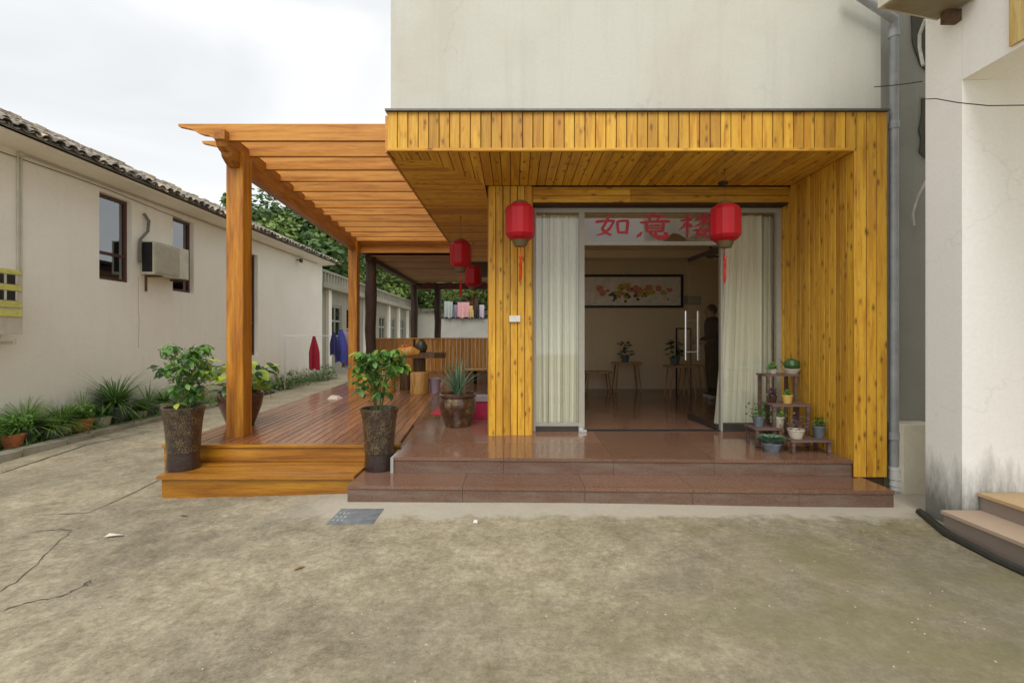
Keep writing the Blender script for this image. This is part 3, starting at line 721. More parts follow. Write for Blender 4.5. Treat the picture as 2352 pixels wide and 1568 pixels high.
# long beam with scrolled front end
def beamout(y0, y1):
    return [(y0, BT), (y0, BT - .10), (y0 + .03, BT - .115), (y0 + .05, BT - .16), (y0 + .10, BT - .185), (y0 + .13, BT - .19), (y0 + .15, BT - .235), (y0 + .22, BT - .275), (y0 + .27, BB), (y1, BB), (y1, BT)]
mb = MB(); k = 11; o = beamout(5.02, 10.62)
def bx_(y, side): return -3.11 + SK * (y - 5.34) + side * .055
vs = [(bx_(y, -1), y, z) for y, z in o] + [(bx_(y, 1), y, z) for y, z in o]
n_ = len(o); mb.add(vs, [tuple(range(n_)), tuple(range(2 * n_ - 1, n_ - 1, -1))] + [(i, i + n_, (i + 1) % n_ + n_, (i + 1) % n_) for i in range(n_)])
mb.build('beam', M['beam'], per)
ds = [5.11 + .4425 * i for i in range(13)]
RB, RT = 3.55, 3.725
for i, d in enumerate(ds):
    xl = -3.58 + SK * (d - 5.11) * 1.0; xr = -1.20 if d > 5 else -1.2
    if i == 12: zb = RB - .06
    o = [(xl, RT), (xr, RT), (xr, RB), (xl + .50, RB), (xl + .42, RB + .004), (xl + .36, RB + .035), (xl + .32, RB + .055), (xl + .26, RB + .062), (xl + .20, RB + .085), (xl + .14, RB + .12), (xl + .07, RB + .135), (xl, RB + .15)]
    mb = MB(); mb.prism(o, 'y', d, d + .055); mb.build('rafter', M['rafter'], per)

# ---------------------------------------------------------------- dark veranda behind the pergola
ver = thing('veranda', 'dark brown veranda frame with boarded ceiling behind the orange pergola', 'veranda', (-1.8, 13, DZ))
def rough_post(x, y, r, z0, z1, seed):
    q = random.Random(seed); pts = []; rs = []
    for i in range(8):
        t = i / 7; pts.append((x + q.uniform(-.015, .015), y + q.uniform(-.015, .015), z0 + (z1 - z0) * t)); rs.append(r * q.uniform(.88, 1.1))
    mb = MB(); mb.tube(pts, rs, 10); return mb.build('post', M['dark_post'], ver, smooth=True)
rough_post(-3.27, 10.95, .125, DZ, 3.3, 1); rough_post(-3.32, 15.95, .12, DZ, 3.2, 2); rough_post(-2.53, 15.95, .11, DZ, 3.2, 3)
b = MB(); b.box(-3.34, -3.20, 10.8, 16, 3.17, 3.32); b.build('beam', M['dark_post'], ver)
b = MB(); b.box(-3.2, -.29, 15.9, 16.05, 3.05, 3.26); b.build('beam', plain('dark_red_beam', (.10, .02, .018), .5), ver)
for u, w in row(10.75, 15.9, .13):
    board('ceiling_board', (-1.75, u, 3.285), 2.92, w - .006, .02, 'x', M['veranda_board'], ver)
b = MB(); b.box(-3.45, -.29, 10.7, 16.1, 3.33, 3.40); b.build('roof', M['dark_post'], ver)
for z_, y_ in ((3.59, 10.56), (3.415, 10.60)): board('fascia_board', (-2.3, y_, z_), 2.3, .195, .03, 'x', M['rafter_board'], ver, flip=True)

# slat fence round the deck end
fen = thing('slat_fence', 'low amber slat fence closing the far end of the deck', 'fence', (-1.8, 16, DZ))
for u, w in row(-3.25, PL + .02, .125):
    board('slat', (u, 15.82, (DZ + 1.40) / 2), 1.40 - DZ, w - .008, .02, 'z', M['fence_wood'], fen)
for u, w in row(11.1, 15.7, .13):
    board('slat', (-3.30, u, (DZ + 1.40) / 2), 1.40 - DZ, w - .008, .02, 'z', M['fence_wood'], fen, flip=True)
board('rail', (-1.78, 15.80, 1.42), 2.98, .09, .035, 'x', M['fence_wood'], fen); board('rail', (-3.30, 13.4, 1.42), 4.7, .09, .035, 'y', M['fence_wood'], fen)

# ---------------------------------------------------------------- lanterns
def lantern(cx, cy, ztop, zhang, label, group='red lanterns under the canopy'):
    t = thing('lantern', label, 'lantern', (cx, cy, ztop - .40), group)
    H = .385; prof = []
    for i in range(13):
        a = i / 12; z = ztop - H + H * a
        r = .075 + .078 * min(1, math.sin(math.pi * min(max(a, 0.0), 1)) * 2.3) ** .55 if 0 < a < 1 else .085
        prof.append((r, z))
    mb = MB(); n = 16; vs = []; fs = []; K = len(prof)
    for i in range(n):
        a = 2 * math.pi * (i + .5) / n; f = 1.0 if i % 2 == 0 else .965
        for r, z in prof: vs.append((cx + r * f * math.cos(a), cy + r * f * math.sin(a), z))
    for i in range(n):
        j = (i + 1) % n
        for q in range(K - 1): fs.append((i * K + q, j * K + q, j * K + q + 1, i * K + q + 1))
    mb.add(vs, fs); mb.build('shade', M['lantern'], t)
    ribm = plain('dark_red_rib', (.25, .006, .01), .5) if 'ribm' not in M else M['ribm']; M['ribm'] = ribm
    rb = MB()
    for i in range(0, n, 2):
        a = 2 * math.pi * (i + .5) / n; rb.tube([(cx + r * 1.006 * math.cos(a), cy + r * 1.006 * math.sin(a), z) for r, z in prof], .0022, 4)
    rb.build('rib', ribm, t)
    capm = M.setdefault('lantern_cap', plain('olive_wood_cap', (.13, .095, .04), .5))
    mb = MB(); mb.lathe([(.062, -.06), (.068, -.045), (.082, -.02), (.088, .006)], (cx, cy, ztop - H), 16); mb.build('base_cap', capm, t, smooth=True)
    mb = MB(); mb.lathe([(.09, -.004), (.082, .012), (.05, .022), (.045, .03)], (cx, cy, ztop), 16); mb.build('top_cap', capm, t, smooth=True)
    mb = MB(); mb.tube([(cx, cy, ztop + .02), (cx, cy, zhang)], .002, 6); mb.lathe([(.008, -.02), (.012, 0)], (cx, cy, zhang), 8); mb.build('cord', M['rust'], t)
    mb = MB(); zb = ztop - H - .055
    mb.tube([(cx, cy, zb), (cx + .004, cy, zb - .10)], .004, 6); mb.lathe([(.008, -.13), (.016, -.125), (.014, -.10), (.004, -.095)], (cx + .004, cy, zb), 10)
    q = random.Random(int(cx * 100))
    for i in range(22):
        a = q.uniform(0, 6.28); r1 = q.uniform(.002, .018); sw = q.uniform(-.006, .006)
        mb.tube([(cx + .004 + .008 * math.cos(a), cy + .008 * math.sin(a), zb - .125), (cx + .004 + r1 * math.cos(a) + sw, cy + r1 * math.sin(a), zb - .23), (cx + r1 * 1.1 * math.cos(a), cy + r1 * math.sin(a), zb - .33 - q.uniform(0, .05))], .0016, 4)
    mb.build('tassel', M['tassel'], t)
    return t
lantern(X(1195, 5.0), 5.0, Z(468, 5.0), ZS - .001, 'red lantern hanging in front of the pine pier')
lantern(X(1665, 4.95), 4.95, Z(470, 4.95), ZS - .001, 'red lantern hanging before the right hand end of the sign lettering')
lantern(X(1058, 6.9), 6.9, Z(554, 6.9), ZS - .001, 'red lantern under the side soffit, the larger-looking one left of the pier')
lantern(X(1087, 8.8), 8.8, Z(611, 8.8), ZS - .001, 'farthest red lantern under the side soffit, lowest in the photo')
b = MB(); b.lathe([(.05, 0), (.05, .02), (.03, .03)], (X(1665, 5.3), 5.35, ZS - .03), 14); tag(b.build('ceiling_spotlight', M['cable'], smooth=True), 'small dark round light fitting on the soffit above the lantern', 'ceiling light')

# ---------------------------------------------------------------- leaves
def leafmesh(name, L_, w, fold=.15, droop=.25, seg=4, tip=.35):
    mb = MB(); vs = []
    for i in range(seg + 1):
        t = i / seg; ww = w / 2 * max(0.04, math.sin(math.pi * min(1, t * .93 + .05)) ** .8); z = -droop * L_ * t * t
        vs += [(t * L_, -ww, z + ww * fold), (t * L_, 0, z), (t * L_, ww, z + ww * fold)]
    fs = []
    for i in range(seg):
        a = i * 3; fs += [(a, a + 1, a + 4, a + 3), (a + 1, a + 2, a + 5, a + 4)]
    me = bpy.data.meshes.new(name); me.from_pydata(vs, [], fs); me.update()
    for p in me.polygons: p.use_smooth = True
    return me
def withmat(me, m): me.materials.append(m); return me
LM = {'bushy': withmat(leafmesh('ovate_leaf_yellow', .09, .05), leafmat('yellowing_leaf', (.26, .34, .04), (.42, .44, .08))), 'bush': withmat(leafmesh('ovate_leaf', .088, .052), M['leaf_bush']), 'bushd': withmat(leafmesh('ovate_leaf_dark', .088, .046), M['leaf_dark']),
      'big': withmat(leafmesh('broad_leaf', .20, .14, .2, .35, 5), M['leaf_yellow']), 'bigd': withmat(leafmesh('broad_leaf_dark', .19, .13, .2, .35, 5), M['leaf_dark']),
      'small': withmat(leafmesh('small_leaf', .06, .03), M['leaf_bush'])}
def leaf_at(parent, key, p, az, pitch, roll, sc):
    return link('leaf', LM[key], None, parent, p, Euler((roll, pitch, az), 'XYZ'), sc)
def tall_pot(t, cx, cy, z0):
    mb = MB(); mb.lathe([(.0, .0), (.142, 0), (.146, .02), (.137, .12), (.137, .165), (.142, .17), (.148, .30), (.160, .45), (.176, .555), (.187, .592), (.186, .606), (.172, .606), (.160, .56), (.0, .555)], (cx, cy, z0), 32, cap=False)
    mb.build('pot', M['mottled_pot'], t, smooth=True, origin=(cx, cy, z0))
    mb = MB(); mb.lathe([(0, .565), (.163, .56)], (cx, cy, z0), 20, cap=False); mb.build('soil', M['soil'], t)
def bushy(t, cx, cy, z0, rx, h, n, keys, seed, core=.5):
    q = random.Random(seed); st = MB()
    for i in range(7):
        a = q.uniform(0, 6.28); r1 = rx * q.uniform(.15, .6)
        st.tube([(cx + .03 * math.cos(a), cy + .03 * math.sin(a), z0), (cx + .5 * r1 * math.cos(a), cy + .5 * r1 * math.sin(a), z0 + h * .4), (cx + r1 * math.cos(a), cy + r1 * math.sin(a), z0 + h * .82)], [.008, .006, .003], 5)
    st.build('stem', M['stem'], t)
    inn = MB()
    for i in range(650):
        a = q.uniform(0, 6.28); v = q.random() ** core; rr = rx * 1.0 * math.sqrt(q.random()) * (.45 + .55 * v); p = Vector((cx + rr * math.cos(a), cy + rr * math.sin(a), z0 + h * (.05 + .9 * v)))
        u = Vector((q.uniform(-1, 1), q.uniform(-1, 1), q.uniform(-.9, .4))).normalized() * q.uniform(.015, .032); s_ = u.cross(Vector((q.uniform(-.6, .6), q.uniform(-.6, .6), 1))).normalized() * u.length * .5
        inn.add([p - u, p + s_, p + u, p - s_], [(0, 1, 2, 3)])
    inn.build('inner_foliage', M['leaf_bush'], t, kind='stuff')
    # whorls of leaves
    cnt = 0
    while cnt < n:
        a = q.uniform(0, 6.28); v = q.random() ** core; rr = rx * math.sqrt(q.uniform(.05, 1)) * (1 - .55 * abs(v - .62) * 1.6 if v > .62 else .35 + .65 * v / .62)
        p = Vector((cx + rr * math.cos(a), cy + rr * math.sin(a), z0 + h * (.12 + .88 * v)))
        m_ = q.randint(4, 6); a0 = q.uniform(0, 6.28)
        for k in range(m_):
            az_ = a0 + k * 6.28 / m_ + q.uniform(-.3, .3)
            leaf_at(t, 'bushy' if q.random() < .09 else (keys[0] if q.random() < .74 - .3 * (1 - v) else keys[1]), p + Vector((.01 * math.cos(az_), .01 * math.sin(az_), q.uniform(-.02, .02))), az_, q.uniform(.05, .75), q.uniform(-.4, .4), q.uniform(.75, 1.25)); cnt += 1

t = thing('potted_shrub', 'leafy green shrub in tall mottled pot at the left end of the wooden step', 'potted plant', (-3.24, 4.70, .166), 'tall mottled pots with shrubs')
tall_pot(t, -3.24, 4.70, .166); bushy(t, -3.20, 4.70, .70, .245, .68, 250, ('bush', 'bushd'), 5, .6)
t = thing('potted_shrub', 'round-topped green shrub in tall mottled pot where wooden and stone steps meet', 'potted plant', (-1.335, 4.76, .144), 'tall mottled pots with shrubs')
tall_pot(t, -1.335, 4.76, .144); bushy(t, -1.345, 4.76, .70, .285, .62, 270, ('bush', 'bushd'), 9, .32)

# variegated plant behind the post
t = thing('potted_plant', 'yellow-green broad-leaved plant in a dark pot behind the front pergola post', 'potted plant', (X(553, 6.05), 6.05, DZ))
cx, cy = X(553, 6.05), 6.05; bw = 1.0
mb = MB(); mb.lathe([(0, 0), (.15, 0), (.18, .08), (.24, .25), (.262, .38), (.25, .42), (.235, .42), (.22, .38), (0, .37)], (cx, cy, DZ), 28, cap=False); mb.build('pot', M['brown_glaze'], t, smooth=True)
mb = MB(); mb.lathe([(0, .39), (.23, .38)], (cx, cy, DZ), 20, cap=False); mb.build('soil', M['soil'], t)
q = random.Random(3)
for i in range(96):
    a = q.uniform(0, 6.28); v = q.random(); rr = .36 * math.sqrt(q.random())
    leaf_at(t, 'big' if q.random() < .65 else 'bigd', (cx + rr * math.cos(a), cy + rr * math.sin(a) * .8, DZ + .40 + .42 * v), a, q.uniform(-.5, .6), q.uniform(-.5, .5), q.uniform(.6, 1.0))

# aloe
def blade(name, L_, w, bend, m):
    mb = MB(); vs = []; K = 6
    for i in range(K + 1):
        t_ = i / K; ww = w / 2 * (1 - t_) ** .8 * (1 if t_ > .1 else .85) + .0008; x = L_ * t_ ** 1.0 * (.25 + bend * t_); z = L_ * t_ * (1 - .25 * bend * t_)
        vs += [(x, -ww, z), (x - ww * .05 + .004, 0, z - ww * .45), (x, ww, z), (x, 0, z + ww * .1)]
    fs = []
    for i in range(K):
        for k in range(4): fs.append((i * 4 + k, i * 4 + (k + 1) % 4, (i + 1) * 4 + (k + 1) % 4, (i + 1) * 4 + k))
    me = bpy.data.meshes.new(name); me.from_pydata(vs, [], fs); me.update(); me.materials.append(m)
    for p in me.polygons: p.use_smooth = True
    return me
ax, ay = X(1051, 6.07), 6.07
t = thing('potted_aloe', 'spiky blue-green aloe in a wide brown glazed pot left of the pine pier', 'potted plant', (ax, ay, FZ))
mb = MB(); mb.lathe([(0, 0), (.158, 0), (.165, .03), (.20, .12), (.236, .24), (.238, .31), (.225, .345), (.222, .36), (.240, .375), (.243, .40), (.232, .412), (.205, .405), (.2, .37), (0, .365)], (ax, ay, FZ - .001), 32, cap=False)
mo, N_, L__, b_ = newmat('brown_glaze_mottled'); v_, r_ = objcoords(N_, L__)
L__.new(rampnode(N_, L__, noise(N_, L__, v_, 9, 6, .7), [(.4, (.045, .017, .012)), (.55, (.09, .045, .02)), (.68, (.22, .15, .06))]), b_.inputs['Base Color']); b_.inputs['Roughness'].default_value = .25; b_.inputs['Coat Weight'].default_value = .5
mb.build('pot', mo, t, smooth=True)
mb = MB(); mb.lathe([(0, .385), (.205, .375)], (ax, ay, FZ), 20, cap=False); mb.build('soil', M['soil'], t)
q = random.Random(8)
bl = [blade('aloe_blade', .50, .05, b_2, M['leaf_aloe']) for b_2 in (.1, .35, .65)]
for i in range(40):
    a = i * 2.4; v = i / 40
    link('leaf', bl[min(2, int(v * 3))], None, t, (ax + .02 * math.cos(a), ay + .02 * math.sin(a), FZ + .375), Euler((0, -.08 + q.uniform(-.06, .06) + .25 * v, a)), q.uniform(.65, 1.05) * (1.05 - .35 * v))

# ---------------------------------------------------------------- things on the deck
def stump(px, pyb, d, r, h, m, label, grp='log stools on the deck'):
    x = X(px, d); t = thing('log_stool', label, 'stool', (x, d, DZ), grp)
    q = random.Random(int(px)); mb = MB(); n = 18; prof = [(r * .98, 0), (r * 1.03, .03), (r * .97, h * .5), (r * 1.0, h - .02), (r * .95, h)]
    mb.lathe(prof, (x, d, DZ), n); mb.v = [(vx + .006 * math.sin(vy * 40), vy, vz) for vx, vy, vz in mb.v]
    mb.build('log', m, t, smooth=True); return t
stump(964, 910, 9.45, .18, .42, M['log'], 'pale log stool standing in front of the dark table pedestal')
stump(838, 910, 9.4, .155, .46, M['log'], 'pale log stool beside the second pergola post, left of the shrub stems')
stump(889, 905, 9.8, .17, .42, M['log'], 'amber log stool half hidden behind the shrub in the tall pot')
stump(932, 900, 10.2, .12, .40, M['dark_log'], 'dark brown log stool left of the table pedestal')
t = thing('root_table', 'rustic table of a rough wooden slab on a dark trunk pedestal', 'table', (X(968, 10.2), 10.2, DZ))
mb = MB(); x = X(963, 10.2); mb.tube([(x, 10.2, DZ), (x + .02, 10.2, DZ + .3), (x, 10.2, 1.04)], [.15, .115, .13], 12); mb.build('pedestal', M['dark_log'], t, smooth=True)
mb = MB(); xa, xb = X(908, 10.1), X(1026, 10.1); zt = Z(809, 10.1)
o = [(xa, 9.95), (xa + .25, 9.72), (xa + .62, 9.80), (xb - .2, 9.74), (xb, 9.92), (xb - .05, 10.3), (xb - .4, 10.45), (xa + .5, 10.5), (xa + .1, 10.35)]
mb.prism(o, 'z', zt - .11, zt); mb.build('slab', M['dark_log'], t)
mb = MB(); mb.tube([(xa - .25, 9.9, zt - .12), (xa + .1, 9.85, zt - .02), (xa + .42, 9.8, zt + .03), (xa + .55, 9.85, zt - .01)], [.05, .10, .11, .06], 10); mb.build('root_burl', M['fence_wood'], t, smooth=True)
jx = X(968, 10.0); mb = MB(); mb.lathe([(0, 0), (.09, 0), (.125, .08), (.125, .15), (.08, .23), (.045, .25), (.05, .28), (0, .28)], (jx, 10.0, zt + .001), 18, cap=False)
j = mb.build('jar', plain('dark_stoneware', (.05, .048, .035), .35), smooth=True); tag(j, 'dark rounded stoneware jar standing on the slab table', 'jar')
q = random.Random(11); fr_ = thing('fruit_basket', 'small amber basket with reddish fruit on the slab table', 'basket', (X(930, 9.95), 9.95, zt + .03))
fx = X(932, 9.95); mb = MB(); mb.lathe([(0, 0), (.10, 0), (.15, .07), (.155, .085), (.14, .085), (0, .04)], (fx, 9.95, zt + .03), 18, cap=False); mb.build('basket', M['fence_wood'], fr_, smooth=True)
for i in range(6):
    a = i * 1.05; mb = MB(); mb.lathe([(.002, -.035), (.025, -.025), (.036, 0), (.025, .025), (.002, .035)], (fx + .07 * math.cos(a), 9.95 + .07 * math.sin(a), zt + .13), 10); mb.build('fruit', plain('fruit_skin', (.55, .12, .03), .4) if i == 0 else bpy.data.materials['fruit_skin'], fr_, smooth=True)
bx = X(999, 9.6); mb = MB(); mb.lathe([(0, 0), (.085, 0), (.125, .28), (.13, .285), (.12, .285), (.08, .02)], (bx, 9.6, DZ), 20, cap=False); tag(mb.build('bucket', M['lavender'], smooth=True), 'lavender plastic bucket right of the pale log stool', 'bucket')
# crate-like cabinet + red mat near pier
t = thing('cabinet', 'low brown wooden cabinet with a dark gap, behind the aloe', 'cabinet', (X(1092, 11.5), 11.5, FZ))
for (a, c) in ((1068, 1088), (1096, 1117)):
    mb = MB(); mb.box(X(a, 11.5), X(c, 11.5), 11.5, 11.9, FZ, Z(851, 11.5)); mb.build('side_panel', M['dark_log'], t)
mb = MB(); mb.box(X(1066, 11.5), X(1118, 11.5), 11.46, 11.94, Z(851, 11.5), Z(851, 11.5) + .03); mb.build('top', M['fence_wood'], t)
mb = MB(); mb.box(X(1088, 11.6), X(1096, 11.6), 11.85, 11.9, FZ, Z(851, 11.5)); mb.build('back_panel', M['black'], t)
mb = MB(); mb.box(-1.20, -.75, 6.9, 8.2, FZ, FZ + .008); tag(mb.build('doormat', M['red_mat']), 'flat dull red mat lying on the tiles behind the aloe', 'mat')
mb = MB(); mb.box(-.62, -.33, 6.55, 6.75, FZ, FZ + .24); tag(mb.build('red_box', plain('magenta_plastic', (.45, .015, .07), .5)), 'small magenta plastic box between aloe pot and pine pier', 'box')
mb = MB(); mb.box(-.64, -.31, 6.53, 6.77, FZ + .241, FZ + .31); tag(mb.build('box', plain('grey_card', (.35, .3, .32), .7)), 'grey-lilac box lying on the magenta box', 'box')
mb = MB(); mb.hexa([(-3.35, 8.6, DZ + .001), (-3.15, 8.55, DZ + .001), (-3.12, 8.75, DZ + .001), (-3.33, 8.8, DZ + .001)], [(-3.3, 8.63, DZ + .06), (-3.18, 8.6, DZ + .04), (-3.18, 8.72, DZ + .05), (-3.3, 8.74, DZ + .06)]); tag(mb.build('white_cloth', plain('white_rag', (.6, .5, .42), .9)), 'crumpled whitish rag on the deck edge by the second post', 'rag')

# ---------------------------------------------------------------- plant stand
STZ = FZ - .02
st = thing('plant_stand', 'stepped weathered wooden plant stand against the pine side wall', 'plant stand', (2.95, 5.1, STZ))
def shelf(x0, x1, y0, y1, z, legs=True, zb=None):
    mb = MB(); n = 3; w = (y1 - y0) / n
    for i in range(n): mb.box(x0, x1, y0 + i * w + .004, y0 + (i + 1) * w - .004, z - .022, z)
    mb.build('shelf', M['old_shelf'], st)
    if legs:
        for a in (x0 + .015, x1 - .045):
            mb = MB(); mb.box(a, a + .03, y0 + .01, y0 + .04, zb if zb is not None else STZ - .0, z - .023); mb.build('leg', M['old_shelf'], st)
            mb = MB(); mb.box(a, a + .03, y1 - .04, y1 - .01, zb if zb is not None else STZ - .0, z - .023); mb.build('leg', M['old_shelf'], st)
zs1, zs2, zs3, zs4 = .44, .75, 1.045, .505
shelf(2.72, 3.13, 4.69, 4.94, zs1, zb=STZ - .02); shelf(2.69, 3.10, 4.98, 5.21, zs2); shelf(2.76, 3.12, 5.23, 5.46, zs3); shelf(2.50, 2.80, 4.96, 5.20, zs4)
def small_pot(px, z, d, r, h, m, kind, label, seed, fol=1.0):
    x = X(px, d); z = z + .001; t = thing('small_pot_plant', label, 'potted plant', (x, d, z), 'small pots on the plant stand')
    mb = MB(); mb.lathe([(0, 0), (r * .68, 0), (r * .95, h * .85), (r, h * .86), (r, h), (r * .86, h), (r * .8, h * .85), (0, h * .84)], (x, d, z), 18, cap=False); mb.build('pot', m, t, smooth=True)
    q = random.Random(seed); mb = MB()
    if kind == 'rosette':
        for i in range(34):
            a = i * 2.4; rr = r * (.2 + 1.1 * i / 34); u = Vector((math.cos(a), math.sin(a), 0)); s_ = Vector((-u.y, u.x, 0)); c = Vector((x, d, z + h + .02 - .02 * i / 34)) + u * rr * .5
            L1 = r * .8 * fol; mb.add([c, c + u * L1 * .5 + s_ * L1 * .25 + Vector((0, 0, .5 * L1)), c + u * L1 + Vector((0, 0, .55 * L1)), c + u * L1 * .5 - s_ * L1 * .25 + Vector((0, 0, .5 * L1))], [(0, 1, 2, 3)])
        mm = M['leaf_aloe']
    elif kind == 'cactus':
        mb.lathe([(.001, h), (r * .75, h + .01), (r * .9, h + .04), (r * .7, h + .09), (.001, h + .12)], (x, d, z), 14, cap=False); mm = M['leaf_dark']
        for i in range(14):
            a = q.uniform(0, 6.28); mb.tube([(x, d, z + h), (x + r * .8 * math.cos(a), d + r * .8 * math.sin(a), z + h + .05), (x + r * 1.3 * math.cos(a), d + r * 1.3 * math.sin(a), z + h + .12 * q.random())], [.006, .005, .003], 5)
    else:
        for i in range(90):
            a = q.uniform(0, 6.28); e = q.uniform(-.2, 1.3); rr = r * 1.25 * fol * q.uniform(.3, 1.1); c = Vector((x + rr * math.cos(a) * math.cos(e), d + rr * math.sin(a) * math.cos(e), z + h + .01 + max(-.03, rr * 1.1 * math.sin(e))))
            u = Vector((q.uniform(-1, 1), q.uniform(-1, 1), q.uniform(-.3, .8))).normalized() * .02; s_ = u.cross(Vector((q.uniform(-1, 1), q.uniform(-1, 1), 1))).normalized() * .01
            mb.add([c - u, c + s_, c + u, c - s_], [(0, 1, 2, 3)])
        mm = M['leaf_bush'] if kind == 'leafy' else M['leaf_purple']
    mb.build('foliage', mm, t, kind='stuff'); return t
M['yellow_pot'] = plain('ochre_pot', (.62, .40, .10), .6)
M['leaf_purple'] = leafmat('purplish_leaf', (.12, .07, .10), (.22, .17, .18))
small_pot(1880, zs1, 4.82, .062, .12, M['grey_pot'], 'leafy', 'small plant in slate grey pot, rightmost on the lowest shelf', 1, .9)
small_pot(1828, zs1, 4.80, .08, .09, M['cream_pot'], 'purple', 'purplish succulent in low cream bowl on the lowest shelf', 2, 1.3)
small_pot(1786, zs4, 5.06, .07, .11, M['cream_pot'], 'leafy', 'cream pot with trailing green plant left of the purplish succulent', 3)
small_pot(1742, zs4, 5.08, .06, .10, M['grey_pot'], 'leafy', 'leafy plant with long shoots leaning left before the curtain', 4, 1.9)
small_pot(1772, zf(4.8), 4.80, .095, .09, M['grey_pot'], 'rosette', 'pale green rosette succulent in a shallow pot on the floor', 5, 1.3)
small_pot(1808, zs2, 5.08, .055, .09, M['yellow_pot'], 'leafy', 'small yellow pot on the middle shelf', 6, .5)
small_pot(1775, zs2, 5.12, .045, .08, M['brown_glaze'], 'purple', 'little brown pot with reddish plant on the left of the middle shelf', 7, 1.1)
small_pot(1818, zs3, 5.33, .09, .055, M['cream_pot'], 'cactus', 'cream bowl of cactus on top of the stand', 8)
small_pot(1775, zs3, 5.36, .045, .05, M['cream_pot'], 'leafy', 'tiny green plant in cream pot at the top left corner of the stand', 9)

# ---------------------------------------------------------------- room contents
def stool(x, y, h, w, label, grp='pale wooden stools in the room'):
    t = thing('stool', label, 'stool', (x, y, FZ), grp)
    mb = MB(); mb.box(x - w / 2, x + w / 2, y - w * .35, y + w * .35, FZ + h - .035, FZ + h); mb.build('seat', M['stool_wood'], t)
    for sx in (-1, 1):
        for sy in (-1, 1):
            mb = MB(); mb.tube([(x + sx * w * .36, y + sy * w * .25, FZ + h - .036), (x + sx * w * .46, y + sy * w * .32, FZ)], [.018, .013], 8); mb.build('leg', M['stool_wood'], t)
    return t
stool(X(1439, 9.9), 9.9, .60, .56, 'pale four-legged stool with a plant on it, by the back wall')
stool(X(1372, 9.9), 9.9, .42, .55, 'low bench-like stool at the left of the open doorway')
stool(X(1562, 8.9), 8.9, .60, .52, 'nearer stool in the pair under the dark plant, right of the doorway')
stool(X(1590, 9.35), 9.35, .58, .50, 'stool behind the nearer one, beside the standing person')
def room_plant(x, y, z, s, label, n, seed):
    t = thing('house_plant', label, 'house plant', (x, y, z)); mb = MB(); mb.lathe([(0, 0), (.06 * s, 0), (.09 * s, .14 * s), (.08 * s, .14 * s), (0, .12 * s)], (x, y, z + .001), 16, cap=False); mb.build('pot', M['grey_pot'], t, smooth=True)
    q = random.Random(seed)
    for i in range(n):
        a = q.uniform(0, 6.28); leaf_at(t, 'bushd', (x + .1 * s * math.cos(a) * q.random(), y + .1 * s * math.sin(a) * q.random(), z + .14 * s + .28 * s * q.random()), a, q.uniform(-.7, .4), q.uniform(-.5, .5), q.uniform(1, 1.6) * s)
room_plant(X(1436, 9.9), 9.9, FZ + .60, 1, 'dark leafy plant on the stool by the back wall', 26, 4)
room_plant(X(1550, 8.9), 8.9, FZ + .60, 1.1, 'dark spreading plant on the nearer stool of the pair', 40, 6)
# painting
pt = thing('framed_painting', 'long black-framed flower painting on the back wall', 'painting', (2.6, DR - .03, 2.07))
pz0, pz1, pa, pb = Z(707, DR), Z(631, DR), 1.40, X(1568, DR)
mb = MB(); f = .05
mb.box(pa, pb, DR - .045, DR - .002, pz0, pz0 + f); mb.box(pa, pb, DR - .045, DR - .002, pz1 - f, pz1); mb.box(pa, pa + f, DR - .045, DR - .002, pz0 + f, pz1 - f); mb.box(pb - f, pb, DR - .045, DR - .002, pz0 + f, pz1 - f); mb.build('frame', M['black'], pt)
mb = MB(); mb.box(pa + f, pb - f, DR - .02, DR - .003, pz0 + f, pz1 - f); mb.build('canvas', plain('paper', (.90, .84, .72), .8), pt)
q = random.Random(5); fl = {'ochre_blossom': (.62, .48, .10), 'pink_blossom': (.72, .30, .20), 'dark_leaf_paint': (.14, .14, .08)}
for name, c_ in fl.items():
    mm = plain(name, c_, .9); mb = MB()
    for i in range(16 if name != 'dark_leaf_paint' else 20):
        u = q.gauss(0, .35); x = 2.62 + max(-.75, min(.75, u)); z = (pz0 + pz1) / 2 + q.gauss(0, .07) - (.1 if name == 'dark_leaf_paint' else 0); r_ = q.uniform(.05, .10) if name != 'dark_leaf_paint' else q.uniform(.02, .05); n = 9
        yk = DR - .0205 - .0002 * len(mb.f) - {'ochre_blossom': 0, 'pink_blossom': .003, 'dark_leaf_paint': .006}[name]
        mb.add([(x + r_ * q.uniform(.7, 1.2) * math.cos(k * 6.283 / n), yk, z + r_ * q.uniform(.6, 1) * math.sin(k * 6.283 / n)) for k in range(n)], [tuple(range(n))])
    mb.build('brushwork', mm, pt, kind='stuff')
mb = MB(); mb.box(X(1572, DR), X(1610, DR), DR - .02, DR - .002, Z(700, DR), Z(680, DR)); tag(mb.build('notice', plain('grey_notice', (.32, .33, .31), .7)), 'small grey notice on the wall right of the painting', 'notice')
sf = thing('picture', 'small black-framed mirror standing behind the dark plant', 'frame', (X(1570, 10.2), 10.2, 1.3))  # small framed picture, its panel in plain wall paint
xa, xb, za_, zb_ = X(1553, 10.2), X(1588, 10.2), Z(792, 10.2), Z(753, 10.2)
mb = MB(); mb.box(xa, xa + .025, 10.2, 10.23, FZ, zb_); mb.box(xb - .025, xb, 10.2, 10.23, FZ, zb_); mb.box(xa + .025, xb - .025, 10.2, 10.23, zb_ - .025, zb_); mb.build('frame', M['black'], sf)
mb = MB(); mb.box(xa + .025, xb - .025, 10.21, 10.22, za_ - .1, zb_ - .025); mb.build('panel', M['room_wall'], sf)
t = thing('ceiling_fan', 'dark small ceiling fan hanging in the room', 'fan', (X(1632, 8.6), 8.6, 2.85)); fxx = X(1632, 8.6)
